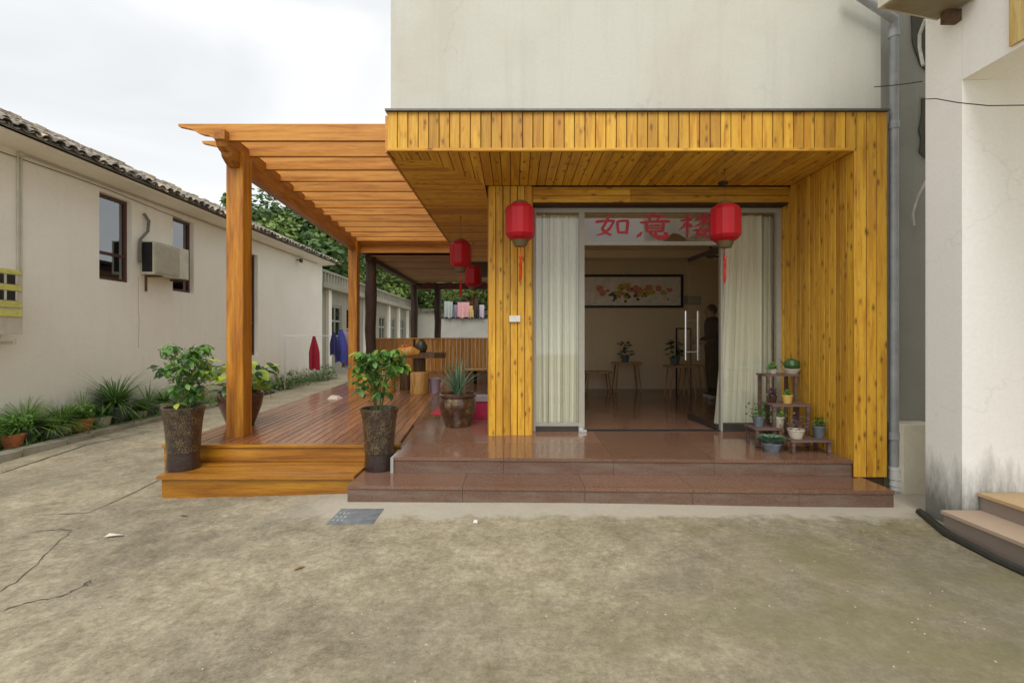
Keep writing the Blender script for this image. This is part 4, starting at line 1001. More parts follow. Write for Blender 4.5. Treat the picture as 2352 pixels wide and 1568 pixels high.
mb = MB(); mb.tube([(fxx, 8.6, 3.12), (fxx, 8.6, 2.95)], .012, 8); mb.lathe([(.02, 0), (.07, -.02), (.08, -.07), (.03, -.1)], (fxx, 8.6, 2.96), 14); mb.build('motor', M['cable'], t, smooth=True)
for k in range(3):
    a = .4 + k * 2.094; c, s_ = math.cos(a), math.sin(a); mb = MB(); mb.hexa([(fxx + c * .07 - s_ * .04, 8.6 + s_ * .07 + c * .04, 2.9), (fxx + c * .07 + s_ * .04, 8.6 + s_ * .07 - c * .04, 2.91), (fxx + c * .45 + s_ * .06, 8.6 + s_ * .45 - c * .06, 2.92), (fxx + c * .45 - s_ * .06, 8.6 + s_ * .45 + c * .06, 2.9)],
        [(fxx + c * .07 - s_ * .04, 8.6 + s_ * .07 + c * .04, 2.906), (fxx + c * .07 + s_ * .04, 8.6 + s_ * .07 - c * .04, 2.916), (fxx + c * .45 + s_ * .06, 8.6 + s_ * .45 - c * .06, 2.926), (fxx + c * .45 - s_ * .06, 8.6 + s_ * .45 + c * .06, 2.906)]); mb.build('blade', M['cable'], t)

# ---------------------------------------------------------------- person in the room
def skinned(name, verts, edges, radii, m, parent, root=0, sub=2):
    me = bpy.data.meshes.new(name); base = WL[parent.name]; me.from_pydata(verts, edges, []); me.update()
    o = link(name, me, m, parent, base)
    md = o.modifiers.new('skin', 'SKIN'); md.use_smooth_shade = True
    for i, r_ in enumerate(radii): 
        me.skin_vertices[0].data[i].radius = r_ if hasattr(r_, '__len__') else (r_, r_)
    for i in range(len(verts)): me.skin_vertices[0].data[i].use_root = (i == root)
    s = o.modifiers.new('sub', 'SUBSURF'); s.levels = sub; s.render_levels = sub
    return o
def skinned_mesh(name, verts, edges, radii, m, parent, root=0, sub=2):
    me = bpy.data.meshes.new(name); me.from_pydata(verts, edges, []); me.update()
    o = bpy.data.objects.new(name, me); COL.objects.link(o)
    o.modifiers.new('skin', 'SKIN')
    if not me.skin_vertices:
        bpy.context.view_layer.objects.active = o
    return o
pp = thing('person', 'person in dark clothes and white shoes standing inside behind the right door', 'person', (X(1636, 8.7), 8.7, FZ), rz=R(0))
# coordinates local to the feet; person faces left (-x)
sk = MB(); 
def ell(mb, c, rx, ry, rz_, n=14, m_=10):
    prof = []
    vs = []; fs = []
    for j in range(m_ + 1):
        ph = math.pi * j / m_
        for i in range(n):
            a = 2 * math.pi * i / n; vs.append((c[0] + rx * math.sin(ph) * math.cos(a), c[1] + ry * math.sin(ph) * math.sin(a), c[2] + rz_ * math.cos(ph)))
    for j in range(m_):
        for i in range(n): fs.append((j * n + i, j * n + (i + 1) % n, (j + 1) * n + (i + 1) % n, (j + 1) * n + i))
    mb.add(vs, fs)
def figure():
    V = [(0, 0, .95), (0, 0, 1.10), (0, 0, 1.28), (0, 0, 1.40), (-.01, 0, 1.46), (-.02, 0, 1.53), (-.03, 0, 1.60),
         (0, .10, .90), (-.01, .10, .50), (.01, .10, .09), (-.12, .11, .035),
         (0, -.10, .90), (-.01, -.10, .50), (.02, -.10, .09), (-.12, -.11, .035),
         (0, .18, 1.37), (.01, .22, 1.10), (-.20, .18, 1.02), (-.27, .15, 1.03),
         (0, -.18, 1.37), (.02, -.22, 1.10), (-.19, -.17, 1.02), (-.26, -.13, 1.04)]
    E = [(0, 1), (1, 2), (2, 3), (3, 4), (4, 5), (5, 6), (0, 7), (7, 8), (8, 9), (9, 10), (0, 11), (11, 12), (12, 13), (13, 14), (3, 15), (15, 16), (16, 17), (17, 18), (3, 19), (19, 20), (20, 21), (21, 22)]
    Rr = [(.12, .14), (.11, .13), (.12, .15), (.10, .13), .05, .075, .085, .085, .06, .04, .035, .085, .06, .04, .035, .055, .042, .03, .032, .055, .042, .03, .032]
    return V, E, Rr
V, E, Rr = figure(); base = WL[pp.name]
me = bpy.data.meshes.new('body'); me.from_pydata(V, E, []); me.update()
ob = bpy.data.objects.new('body', me); COL.objects.link(ob)
md = ob.modifiers.new('skin', 'SKIN')
try:
    for i, r_ in enumerate(Rr): me.skin_vertices[0].data[i].radius = r_ if hasattr(r_, '__len__') else (r_, r_)
    me.skin_vertices[0].data[0].use_root = True
except Exception as ex: print('skin', ex)
s = ob.modifiers.new('sub', 'SUBSURF'); s.levels = 2; s.render_levels = 2
bpy.context.view_layer.update()
dg = bpy.context.evaluated_depsgraph_get(); em = bpy.data.meshes.new_from_object(ob.evaluated_get(dg)); bpy.data.objects.remove(ob)
em.materials.append(M['skin'])
for p in em.polygons: p.use_smooth = True
ob = link('body', em, None, pp, base)
# clothing: inflated copies cut to regions
def shell(name, m, test, grow):
    vs = [v.co + v.normal * grow for v in em.vertices]; fs = [tuple(p.vertices) for p in em.polygons if test(p.center)]
    used = sorted({i for f in fs for i in f}); mp_ = {k: i for i, k in enumerate(used)}
    m2 = bpy.data.meshes.new(name); m2.from_pydata([vs[k] for k in used], [], [tuple(mp_[i] for i in f) for f in fs]); m2.update(); m2.materials.append(m)
    for p in m2.polygons: p.use_smooth = True
    return link(name, m2, None, pp, base)
shell('jacket', M['cloth_dark'], lambda c: .86 < c.z < 1.47 and not (c.x < -.19), .022)
shell('trousers', plain('black_trousers', (.008, .008, .012), .9), lambda c: .07 < c.z < .96 and c.x > -.19, .014)
shell('shoes', M['white_shoe'], lambda c: c.z < .075, .012)
fm = MB(); hc = Vector((-.03, 0, 1.585))
ell(fm, hc + base, .098, .075, .115); fm.tube([hc + base + Vector((-.09, 0, .02)), hc + base + Vector((-.118, 0, -.018))], [.008, .014], 6)
for s_ in (-1, 1): ell(fm, hc + base + Vector((.0, s_ * .076, 0)), .018, .008, .028, 8, 6)
fm.tube([hc + base + Vector((-.094, -.022, -.05)), hc + base + Vector((-.094, .022, -.05))], .006, 6)
fm.build('face', M['skin'], pp, smooth=True)
hm = MB(); ell(hm, hc + base + Vector((.018, 0, .03)), .102, .088, .105); hm.build('hair', M['hair'], pp, smooth=True)
em_ = MB()
for s_ in (-1, 1): ell(em_, hc + base + Vector((-.09, s_ * .03, .005)), .008, .011, .006, 8, 6)
em_.build('eyes', M['black'], pp, smooth=True)
hd = MB()
for s_ in (1, -1):
    w0 = base + Vector((-.265, s_ * .14, 1.035))
    ell(hd, w0 + Vector((-.03, 0, 0)), .045, .018, .036)
    for k in range(4):
        z = .022 - .016 * k; l = [.06, .07, .066, .05][k]
        hd.tube([w0 + Vector((-.06, 0, z)), w0 + Vector((-.06 - l * .5, -s_ * .012, z + .004)), w0 + Vector((-.06 - l * .7, -s_ * .035, z))], [.009, .008, .006], 6)
    hd.tube([w0 + Vector((-.02, 0, .025)), w0 + Vector((-.05, -s_ * .02, .05)), w0 + Vector((-.075, -s_ * .03, .05))], [.011, .009, .007], 6)
hd.build('hand', M['skin'], pp, smooth=True)

# ---------------------------------------------------------------- left house
XH = -6.8; H0, H1 = 3.0, 17.0; EAV = 4.16
lh = thing('house', 'low cream rendered house with weathered grey tile roof along the left side', 'house', (XH, 10, 0))
def holed_wall(name, u0, u1, z0, z1, x, holes, m, parent, rec=.1, sgn=1):
    us = sorted({u0, u1, *[h[0] for h in holes], *[h[1] for h in holes]}); zs = sorted({z0, z1, *[h[2] for h in holes], *[h[3] for h in holes]})
    mb = MB()
    for a, c in zip(us, us[1:]):
        for e, f_ in zip(zs, zs[1:]):
            mu, mz = (a + c) / 2, (e + f_) / 2
            if any(h[0] < mu < h[1] and h[2] < mz < h[3] for h in holes): continue
            mb.add([(x, a, e), (x, c, e), (x, c, f_), (x, a, f_)], [(0, 1, 2, 3)])
    for h in holes:
        p = [(h[0], h[2]), (h[1], h[2]), (h[1], h[3]), (h[0], h[3])]
        for i in range(4):
            a, c = p[i], p[(i + 1) % 4]; mb.add([(x, *a), (x, *c), (x - rec, *c), (x - rec, *a)], [(0, 1, 2, 3)])
    return mb.build(name, m, parent)
wins = [(7.857, 8.53, 2.41, 3.85), (9.55, 10.18, 2.38, 3.87), (12.15, 12.72, .98, 3.62)]
holed_wall('wall', H0, H1, -.1, EAV, XH, wins, M['cream_wall'], lh)
b = MB(); b.box(XH - 5, XH - .2, H0, H1, -.1, EAV); b.add([(XH, H1, -.1), (XH, H1, EAV), (XH - .2, H1, EAV), (XH - .2, H1, -.1)], [(0, 1, 2, 3)]); b.prism([(XH - 5.1, EAV), (XH - .01, EAV), (XH - 2.55, EAV + 1.28)], 'y', H1 - .2, H1 - .01); b.build('wall', M['cream_wall'], lh)
for (a, c, z0, z1) in wins:
    mb = MB(); xx = XH - .1; w = .055
    mb.box(xx - .04, xx + .01, a, a + w, z0, z1); mb.box(xx - .04, xx + .01, c - w, c, z0, z1); mb.box(xx - .04, xx + .01, a + w, c - w, z0, z0 + w); mb.box(xx - .04, xx + .01, a + w, c - w, z1 - w, z1)
    zm = z0 + (z1 - z0) * .32; mb.box(xx - .035, xx + .005, a + w, c - w, zm - .025, zm + .025)
    wo = mb.build('window', M['brown_frame'], lh)
    for (e, f_) in ((z0 + w, zm - .025), (zm + .025, z1 - w)):
        mb = MB(); mb.box(xx - .02, xx - .014, a + w, c - w, e, f_); mb.build('pane', M['window_glass'], wo)
    mb = MB(); mb.box(xx - .09, xx - .085, a, c, z0, z1); mb.build('dark_room_sheet', plain('dark_room', (.03, .03, .035), .9), wo)  # dark sheet whose colour stands in for the unlit room
# roof: slab, soffit, tiles
XE, ZE = -6.33, 4.07; PIT = .455; pa_ = math.atan(PIT)
b = MB(); b.prism([(XE + .02, ZE), (XE + .02, ZE + .035), (XE - 3.0, ZE + .035 + 3.02 * PIT), (XE - 3.0, ZE + 3.02 * PIT)], 'y', H0, H1 + .25)
b.prism([(XE - 3.0, ZE + 3.02 * PIT), (XE - 3.0, ZE + .035 + 3.02 * PIT), (XE - 6.0, ZE), (XE - 6.0, ZE - .035)], 'y', H0, H1 + .25); b.build('roof', plain('roof_underlay', (.16, .145, .12), .9), lh)
b = MB(); b.prism([(XH, EAV - .16), (XE - .05, ZE - .035), (XE - .03, ZE - .005), (XH, EAV + .1)], 'y', H0, H1 + .1); b.build('eaves', M['cream_wall'], lh)
def tile_mesh(name, up):
    L_ = .24; r0, r1 = .075, .065; n = 6; vs = []
    for rr, th in ((0, 0), (0, .012)):
        for xx, r_ in ((0, r0), (-L_, r1)):
            for i in range(n + 1):
                a = math.pi * i / n; r2 = r_ - th; vs.append((xx, r2 * math.cos(a), (r2 * math.sin(a)) * .75 if up else -(r2 * math.sin(a)) * .5 + .02))
    k = n + 1; fs = []
    for i in range(n):
        fs += [(i, i + 1, k + i + 1, k + i), (2 * k + i, 3 * k + i, 3 * k + i + 1, 2 * k + i + 1), (i, 2 * k + i, 2 * k + i + 1, i + 1)]
    me = bpy.data.meshes.new(name); me.from_pydata(vs, [], fs); me.update(); me.materials.append(M['roof_tile']); return me, vs, fs
tm, tv, tf = tile_mesh('cover_tile', True); cm, cv, cf = tile_mesh('pan_tile', False)
q = random.Random(21); far = MB(); nt_ = 0
yq = 4.9; cols = []
while yq < H1 + .2: cols.append(yq); yq += .175
for ci, y in enumerate(cols):
    for ri in range(13):
        s_ = ri * .235; x = XE + .05 - s_ * math.cos(pa_) + q.uniform(-.02, .02); z = ZE + .045 + s_ * math.sin(pa_) + q.uniform(-.004, .018)
        lift = .0
        for kind_, me_, vv, ff, dy in (('c', tm, tv, tf, 0), ('p', cm, cv, cf, .0875)):
            if kind_ == 'p' and ri > 3: continue
            e = Euler((q.uniform(-.16, .16), pa_ + q.uniform(-.10, .04), q.uniform(-.14, .14))); p = Vector((x, y + dy + q.uniform(-.012, .012), z - (.015 if kind_ == 'p' else 0)))
            if ri < 3 and nt_ < 290 and kind_ == 'c' or (ri == 0 and kind_ == 'p' and nt_ < 290):
                link('roof_tile', me_, None, lh, p, e); nt_ += 1
            else:
                Mx = e.to_matrix(); far.add([Mx @ Vector(v) + p for v in vv], ff)
far.build('roof_tiling', M['roof_tile'], lh, kind='stuff')
b = MB(); 
for i in range(60): b.box(XE - 3.06, XE - 2.9, 3 + i * .24, 3.225 + i * .24, ZE + 3.0 * PIT + .02, ZE + 3.0 * PIT + .14 + q.uniform(-.03, .03))
b.build('ridge', M['roof_tile'], lh, kind='stuff')
b = MB(); q9 = random.Random(4); pz = [(2.56 - .13 * i, q9.uniform(-.012, .012)) for i in range(11)]
b.tube([(XH + .001, 8.68 + o_, z) for z, o_ in pz], .004, 4); b.build('crack', plain('stain_line', (.40, .33, .2), 1), lh)
# conduits on the wall
b = MB(); xx = XH + .02
for o_ in (0, .045): b.tube([(xx, 6.55 + o_, 2.25), (xx, 6.55 + o_, 3.98 - o_), (xx, 6.62 + o_, 4.02 - o_), (xx, 16.5, 4.03 - o_)], .012, 6)
tag(b.build('conduit', M['ac']), 'pair of cream conduits running up and along under the left house eaves', 'conduit')
b = MB(); b.tube([(XH + .012, 5 + i * .6, 3.93 - .02 * math.sin(i) - .006 * i) for i in range(9)], .005, 5); tag(b.build('wall_cable', M['cable']), 'thin dark cable sagging along the cream wall', 'cable')
# air conditioner on left wall
t = thing('air_conditioner', 'cream outdoor air conditioner unit on the left wall between two windows', 'air conditioner', (XH, 9.1, 2.55))
a0, a1, c0, c1 = 8.7, 9.62, 2.60, 3.20
b = MB(); b.box(XH + .03, XH + .27, a0, a1, c0, c1); b.build('casing', M['ac'], t)
b = MB()
for i in range(10): b.box(XH + .05 + i * .019, XH + .058 + i * .019, a0 - .006, a0 - .001, c0 + .05, c1 - .03)
b.box(XH + .045, XH + .235, a0 - .0009, a0, c0 + .04, c1 - .02); b.build('side_grille', M['black'], t)
b = MB(); b.box(XH + .27, XH + .285, a0 + .02, a1 - .28, c0 + .03, c1 - .03); b.build('front_grille', plain('beige_grille', (.44, .41, .31), .5), t)
b = MB(); 
for i in range(14): b.box(XH + .285, XH + .292, a0 + .04, a1 - .30, c0 + .05 + i * .037, c0 + .06 + i * .037)
b.build('louvre', M['ac'], t)
b = MB(); b.box(XH, XH + .32, a0 + .12, a0 + .15, c0 - .04, c0 - .005); b.box(XH, XH + .32, a1 - .15, a1 - .12, c0 - .04, c0 - .005); b.box(XH, XH + .03, a0 + .12, a0 + .15, c0 - .3, c0 - .04); b.build('bracket', M['rust'], t)
b = MB(); b.tube([(XH + .02, 8.78, 3.72), (XH + .05, 8.86, 3.6), (XH + .06, 8.82, 3.4), (XH + .05, 8.66, 3.22), (XH + .05, 8.64, 2.8)], .026, 8); b.build('hose', plain('grey_lagging', (.2, .19, .16), .9), t, smooth=True)
# yellowed box at frame edge
t = thing('vent_unit', 'yellowed slatted outdoor unit at the left edge of the photo', 'air conditioner', (XH, 6.1, 1.4))
yb0, yb1 = 5.55, 6.36
b = MB(); b.box(XH + .02, XH + .28, yb0, yb1, 1.49, 2.33); b.build('casing', M['ac'], t)
for z0, z1, m_ in ((2.14, 2.26, M['black']), (1.93, 2.05, M['black'])):
    b = MB(); b.box(XH + .281, XH + .285, yb0 + .05, yb1 - .07, z0, z1); b.build('grille', m_, t)
    b = MB()
    for i in range(5): b.box(XH + .286, XH + .30, yb1 - .1 - i * .14, yb1 - .08 - i * .14, z0, z1)
    b.build('slat', M['ac'], t)
for z0, z1 in ((2.06, 2.13), (1.84, 1.915), (1.72, 1.80), (2.27, 2.33)):
    b = MB(); b.box(XH + .281, XH + .292, yb0 + .02, yb1 - .02, z0, z1); b.build('band', M['ac_yellow'], t)
b = MB(); b.box(XH, XH + .3, yb0 + .1, yb0 + .14, 1.36, 1.40); b.box(XH, XH + .3, yb1 - .14, yb1 - .1, 1.36, 1.40); b.box(XH + .26, XH + .3, yb0 + .1, yb1 - .1, 1.40, 1.43); b.box(XH + .05, XH + .09, yb1 - .14, yb1 - .1, 1.40, 1.49); b.build('bracket', M['ac'], t)
b = MB(); b.box(XH, XH + .12, 15.0, 15.04, Z(598, 15.0), Z(598, 15.0) + .03); b.box(XH + .1, XH + .16, 14.96, 15.08, Z(598, 15) - .06, Z(598, 15) + .05); tag(b.build('wall_lamp', M['black']), 'small dark lamp on a bracket high on the cream wall', 'lamp')

# kerb + planting bed
ks = thing('kerb', 'low mossy stone kerb holding the row of pot plants by the cream wall', 'kerb', (-6.2, 8, 0)); y = 4.6; q = random.Random(31)
while y < 12.2:
    l = q.uniform(.38, .62); x = -6.16 - .045 * (y - 6) + q.uniform(-.015, .015); mb = MB()
    mb.hexa([(x - .10, y, -.08), (x + .10, y, -.08), (x + .09, y + l - .02, -.08), (x - .11, y + l - .02, -.08)], [(x - .09, y + .01, .07 + q.uniform(-.012, .012)), (x + .08, y + .008, .06 + q.uniform(-.015, .01)), (x + .08, y + l - .03, .06 + q.uniform(-.015, .01)), (x - .09, y + l - .03, .07)])
    mb.build('stone', M['stone'], ks); y += l
b = MB(); b.box(XH, -6.24, 4.5, 12.5, -.1, .035); b.build('planting_bed', M['soil'], kind='structure')
# pot plants along the wall
def strap_plant(mb, c, n, L_, w, seed, up=1.0, mat=None):
    q = random.Random(seed)
    for i in range(n):
        a = q.uniform(0, 6.28); l = L_ * q.uniform(.6, 1.1); e = q.uniform(.35, 1.4) * up; u = Vector((math.cos(a), math.sin(a), 0)); s_ = Vector((-u.y, u.x, 0)); vs = []
        for k in range(5):
            t_ = k / 4; ww = w / 2 * (1 - t_ ** 2 * .9); r_ = l * t_ * math.cos(e) * (1 + .3 * t_); z = l * (t_ * math.sin(e) - .42 * t_ * t_ * (1.5 - min(1.2, e)))
            p = Vector(c) + u * r_ + Vector((0, 0, z)); vs += [p - s_ * ww, p + s_ * ww]
        mb.add(vs, [(2 * k, 2 * k + 1, 2 * k + 3, 2 * k + 2) for k in range(4)])
def leafy_clump(mb, c, r, h, n, sz, seed):
    q = random.Random(seed)
    for i in range(n):
        a = q.uniform(0, 6.28); rr = r * math.sqrt(q.random()); p = Vector(c) + Vector((rr * math.cos(a), rr * math.sin(a), h * q.random()))
        u = Vector((q.uniform(-1, 1), q.uniform(-1, 1), q.uniform(-.4, .7))).normalized() * sz * q.uniform(.6, 1.2); s_ = u.cross(Vector((q.uniform(-.5, .5), q.uniform(-.5, .5), 1))).normalized() * sz * .45
        mb.add([p - u, p + s_, p + u, p - s_], [(0, 1, 2, 3)])
rowp = [  # d, x, kind, size, pot material, label
 (5.75, -6.45, 'clump', .24, 'grey_pot', 'leafy plant cut by the left photo edge in the row by the wall'),
 (6.12, -6.40, 'clump', .20, 'terracotta', 'low bright green plant in orange pot near the left photo edge'),
 (6.42, -6.55, 'strap', .42, 'grey_pot', 'tall spider plant in slate pot, the largest near the left end of the row'),
 (6.62, -6.38, 'strap', .26, 'grey_pot', 'short spider plant in blue-grey pot at the kerb'),
 (6.88, -6.50, 'strap', .34, 'cream_pot', 'spider plant in cream pot, next right of the blue-grey pot'),
 (7.12, -6.42, 'clump', .16, 'terracotta', 'low plant in orange tub at the kerb, left of the spiky plant'),
 (7.32, -6.58, 'spike', .42, 'cream_pot', 'upright spiky agave-like plant left of the big grassy clump'),
 (7.50, -6.44, 'strap', .22, 'cream_pot', 'small spider plant in cream pot directly before the spiky plant'),
 (7.88, -6.55, 'strap', .62, 'grey_pot', 'big arching grassy clump in a dark pot, largest of the row'),
 (8.30, -6.46, 'clump', .16, 'cream_pot', 'small plant in cream pot just right of the big grassy clump'),
 (8.62, -6.58, 'spike', .46, 'grey_pot', 'thin upright plant against the wall right of the big grassy clump'),
 (8.85, -6.48, 'strap', .30, 'cream_pot', 'green strap-leaved plant in cream pot, third from the row end'),
 (9.20, -6.50, 'clump', .24, 'grey_pot', 'dark leafy plant in grey pot, second from the row end'),
 (9.60, -6.52, 'clump', .20, 'terracotta', 'brownish plant in terracotta pot at the far end of the row')]
for i, (d, x, k_, s_, pm, lab) in enumerate(rowp):
    t = thing('potted_plant', lab, 'potted plant', (x, d, .036), 'pot plants along the cream wall'); r_ = .10 + .05 * (s_ > .5) + .02 * (i % 3); h = r_ * 1.5
    mb = MB(); mb.lathe([(0, 0), (r_ * .7, 0), (r_ * .95, h * .88), (r_ * 1.03, h * .88), (r_ * 1.03, h), (r_ * .9, h), (0, h * .9)], (x, d, .036), 18, cap=False); mb.build('pot', M[pm], t, smooth=True)
    mb = MB(); s_ *= 1.3
    if k_ == 'strap': strap_plant(mb, (x, d, .036 + h), int(140 + 330 * s_), s_, .017, i, .8)
    elif k_ == 'spike': strap_plant(mb, (x, d, .036 + h), 16, s_, .03, i, 2.0)
    else: leafy_clump(mb, (x, d, .036 + h), s_ * .7, s_ * .9, 330, .035, i)
    mb.build('foliage', M['grass'] if k_ != 'clump' else M['leaf_bush'], t, kind='stuff')
mb = MB(); q = random.Random(77)
for i in range(520):
    y = q.uniform(4.8, 11.5); strap_plant(mb, (q.uniform(-6.72, -6.22), y, .03), 5, q.choice([.14, .2, .3]), .012, 500 + i, .9)
tag(mb.build('weeds', M['grass'], kind='stuff'), 'thin weeds sprouting between the pots along the kerb', 'weeds')
mb = MB()
for i in range(120):
    y = q.uniform(11.5, 17.2); leafy_clump(mb, (XH + q.uniform(.05, .5), y, 0), .22, q.choice([.25, .3, .5]), 14, .06, 900 + i)
tag(mb.build('shrubbery', M['tree'], kind='stuff'), 'dark low shrubs at the foot of the cream wall, far end', 'shrubs')

# ---------------------------------------------------------------- drying rack and laundry
dr_ = thing('drying_rack', 'thin metal clothes drying rack by the cream wall', 'drying rack', (-6.0, 14, 0))
ra, rb = Vector((X(654, 13.2), 13.2, 0)), Vector((X(800, 15.5), 15.5, 0)); zt_ = Z(771, 13.2)
for p, hh in ((ra, zt_), (rb, zt_)):
    mb = MB(); mb.tube([(p.x, p.y, -.0), (p.x, p.y, hh)], .014, 6); mb.build('upright', M['chrome'], dr_)
mb = MB(); mb.tube([(ra.x, ra.y, zt_), (rb.x, rb.y, zt_)], .012, 6); mb.build('rail', M['chrome'], dr_)
def garment(px0, px1, py0, py1, d, m, name, label, cat, seed=0):
    mb = MB(); q = random.Random(seed); x0, x1 = X(px0, d), X(px1, d); z0, z1 = Z(py1, d), Z(py0, d); nx, nz = 8, 8; vs = []
    for s_ in (0, 1):
        for j in range(nz + 1):
            t_ = j / nz; wv = (.25 + .75 * min(1, t_ * 2.2)) if cat != 'towel' else 1
            for i in range(nx + 1):
                u = i / nx - .5; vs.append(((x0 + x1) / 2 + u * (x1 - x0) * wv, d + .05 * math.sin(u * 14 + seed) * (.3 + t_) + (.03 if s_ else -.03) * (math.cos(u * math.pi)), z1 + (z0 - z1) * t_ + .03 * math.sin(u * 9 + seed) * t_))
    w = nx + 1; o_ = (nz + 1) * w
    for j in range(nz):
        for i in range(nx): 
            a = j * w + i; mb.f.append((a, a + 1, a + w + 1, a + w)); mb.f.append((o_ + a, o_ + a + w, o_ + a + w + 1, o_ + a + 1))
    mb.v = [tuple(v) for v in vs]
    tag(mb.build(name, m, smooth=True), label, cat)
garment(709, 733, 772, 848, 14.1, plain('crimson_cloth', (.30, .008, .03), .8), 'jacket', 'dark crimson jacket hanging on the drying rack', 'clothing', 1)
garment(756, 776, 762, 815, 14.6, plain('navy_cloth', (.02, .02, .09), .8), 'shirt', 'navy shirt hanging left of the blue one', 'clothing', 2)
garment(768, 798, 756, 832, 14.9, plain('blue_cloth', (.06, .07, .30), .8), 'shirt', 'bright blue shirt hanging beside the second pergola post', 'clothing', 3)
garment(785, 803, 760, 845, 15.1, plain('lilac_cloth', (.32, .26, .34), .8), 'towel', 'lilac towel half hidden behind the pergola post', 'towel', 4)

# ---------------------------------------------------------------- far grey building
XF = -7.3; fb = thing('outbuilding', 'long grey single-storey building with flat parapet behind the cream house', 'building', (XF, 26, 0))
fw = [(19.0, 20.3, 1.0, 2.75), (20.9, 22.4, .2, 2.75), (24.2, 25.2, 1.0, 2.6), (26.0, 27.2, 1.0, 2.6), (28.0, 29.5, 1.0, 2.6), (30.5, 32, 1.0, 2.6)]
holed_wall('wall', 17.6, 35, 0, 3.3, XF, fw, M['far_wall'], fb, .12)
b = MB(); b.box(XF - 5, XF - .2, 17.7, 35, 0, 3.3); b.build('core', M['far_wall'], fb)
b = MB(); b.box(XF - 5, XF + .35, 17.5, 35.3, 3.3, 3.5); b.build('cornice', M['far_wall'], fb)
for i in range(60):
    pass
b = MB()
for i in range(58): b.box(XF + .1, XF + .17, 17.8 + i * .3, 17.9 + i * .3, 3.5, 3.92)
b.build('baluster', M['far_wall'], fb, kind='stuff'); b = MB(); b.box(XF + .06, XF + .2, 17.6, 35.2, 3.92, 4.0); b.build('handrail', M['far_wall'], fb)
for (a, c, z0, z1) in fw:
    mb = MB(); xx = XF - .06; w = .08
    mb.box(xx - .03, xx + .02, a, a + w, z0, z1); mb.box(xx - .03, xx + .02, c - w, c, z0, z1); mb.box(xx - .03, xx + .02, (a + c) / 2 - .04, (a + c) / 2 + .04, z0, z1); mb.box(xx - .03, xx + .018, a + w, c - w, z1 - w, z1); mb.box(xx - .03, xx + .018, a + w, c - w, z0, z0 + w); mb.box(xx - .03, xx + .016, a + w, c - w, z0 + (z1 - z0) * .62, z0 + (z1 - z0) * .62 + .08)
    wo = mb.build('window', M['alu'], fb); mb = MB(); mb.box(xx - .02, xx - .014, a, c, z0, z1); mb.build('pane', M['window_glass'], wo)
for y in (18.6, 23.2, 27.6, 30.0, 32.5):
    mb = MB(); mb.box(XF, XF + .12, y, y + .3, 0, 3.3); mb.build('pilaster', M['cream_wall'], fb)
ew = thing('end_building', 'pale frontal end wall beyond the veranda posts', 'building', (-5.5, 36, 0))
b = MB(); b.box(X(900, 36), X(1012, 36), 36, 40, 0, Z(716, 36)); b.build('wall', plaster('pale_wall', (.58, .57, .5), (.4, .38, .3), .4), ew)
b = MB(); b.box(X(898, 36), X(1014, 36), 35.8, 40, Z(716, 36), Z(709, 36)); b.build('coping', M['far_wall'], ew)
lw = thing('garden_wall', 'grey garden wall with black rail behind the slat fence', 'wall', (-2, 22, 0))
b = MB(); b.box(X(1013, 21), 1.5, 21, 21.3, 0, Z(731, 21)); b.build('wall', M['grey_wall'], lw); b = MB(); b.box(X(1013, 21), 1.5, 20.97, 21.33, Z(731, 21), Z(727, 21)); b.build('rail', M['black'], lw)
for i, (a, c, y0, nm, co) in enumerate([(1020, 1040, 692, 'greyish translucent towel at the left end of the rail', (.35, .4, .38)), (1042, 1050, 700, 'lilac strip of cloth on the rail', (.3, .26, .36)), (1051, 1078, 694, 'pink patterned towel on the rail', (.6, .32, .33)), (1078, 1088, 702, 'yellow cloth on the rail', (.62, .5, .2)), (1089, 1100, 702, 'dark cloth on the rail', (.04, .03, .04)), (1101, 1112, 700, 'pale lilac cloth nearest the pine pier on the rail', (.55, .48, .56))]):
    garment(a, c, y0, 729, 20.85, plain('laundry_%s' % ('grey', 'lilac', 'pink', 'yellow', 'dark', 'pale')[i], co, .9), 'laundry', nm, 'towel', 10 + i)
b = MB(); b.tube([(X(1012, 20.85), 20.85, Z(692, 20.85)), (X(1125, 20.85), 20.85, Z(694, 20.85))], .01, 5); tag(b.build('washing_line', M['cable']), 'washing line strung above the garden wall', 'washing line')

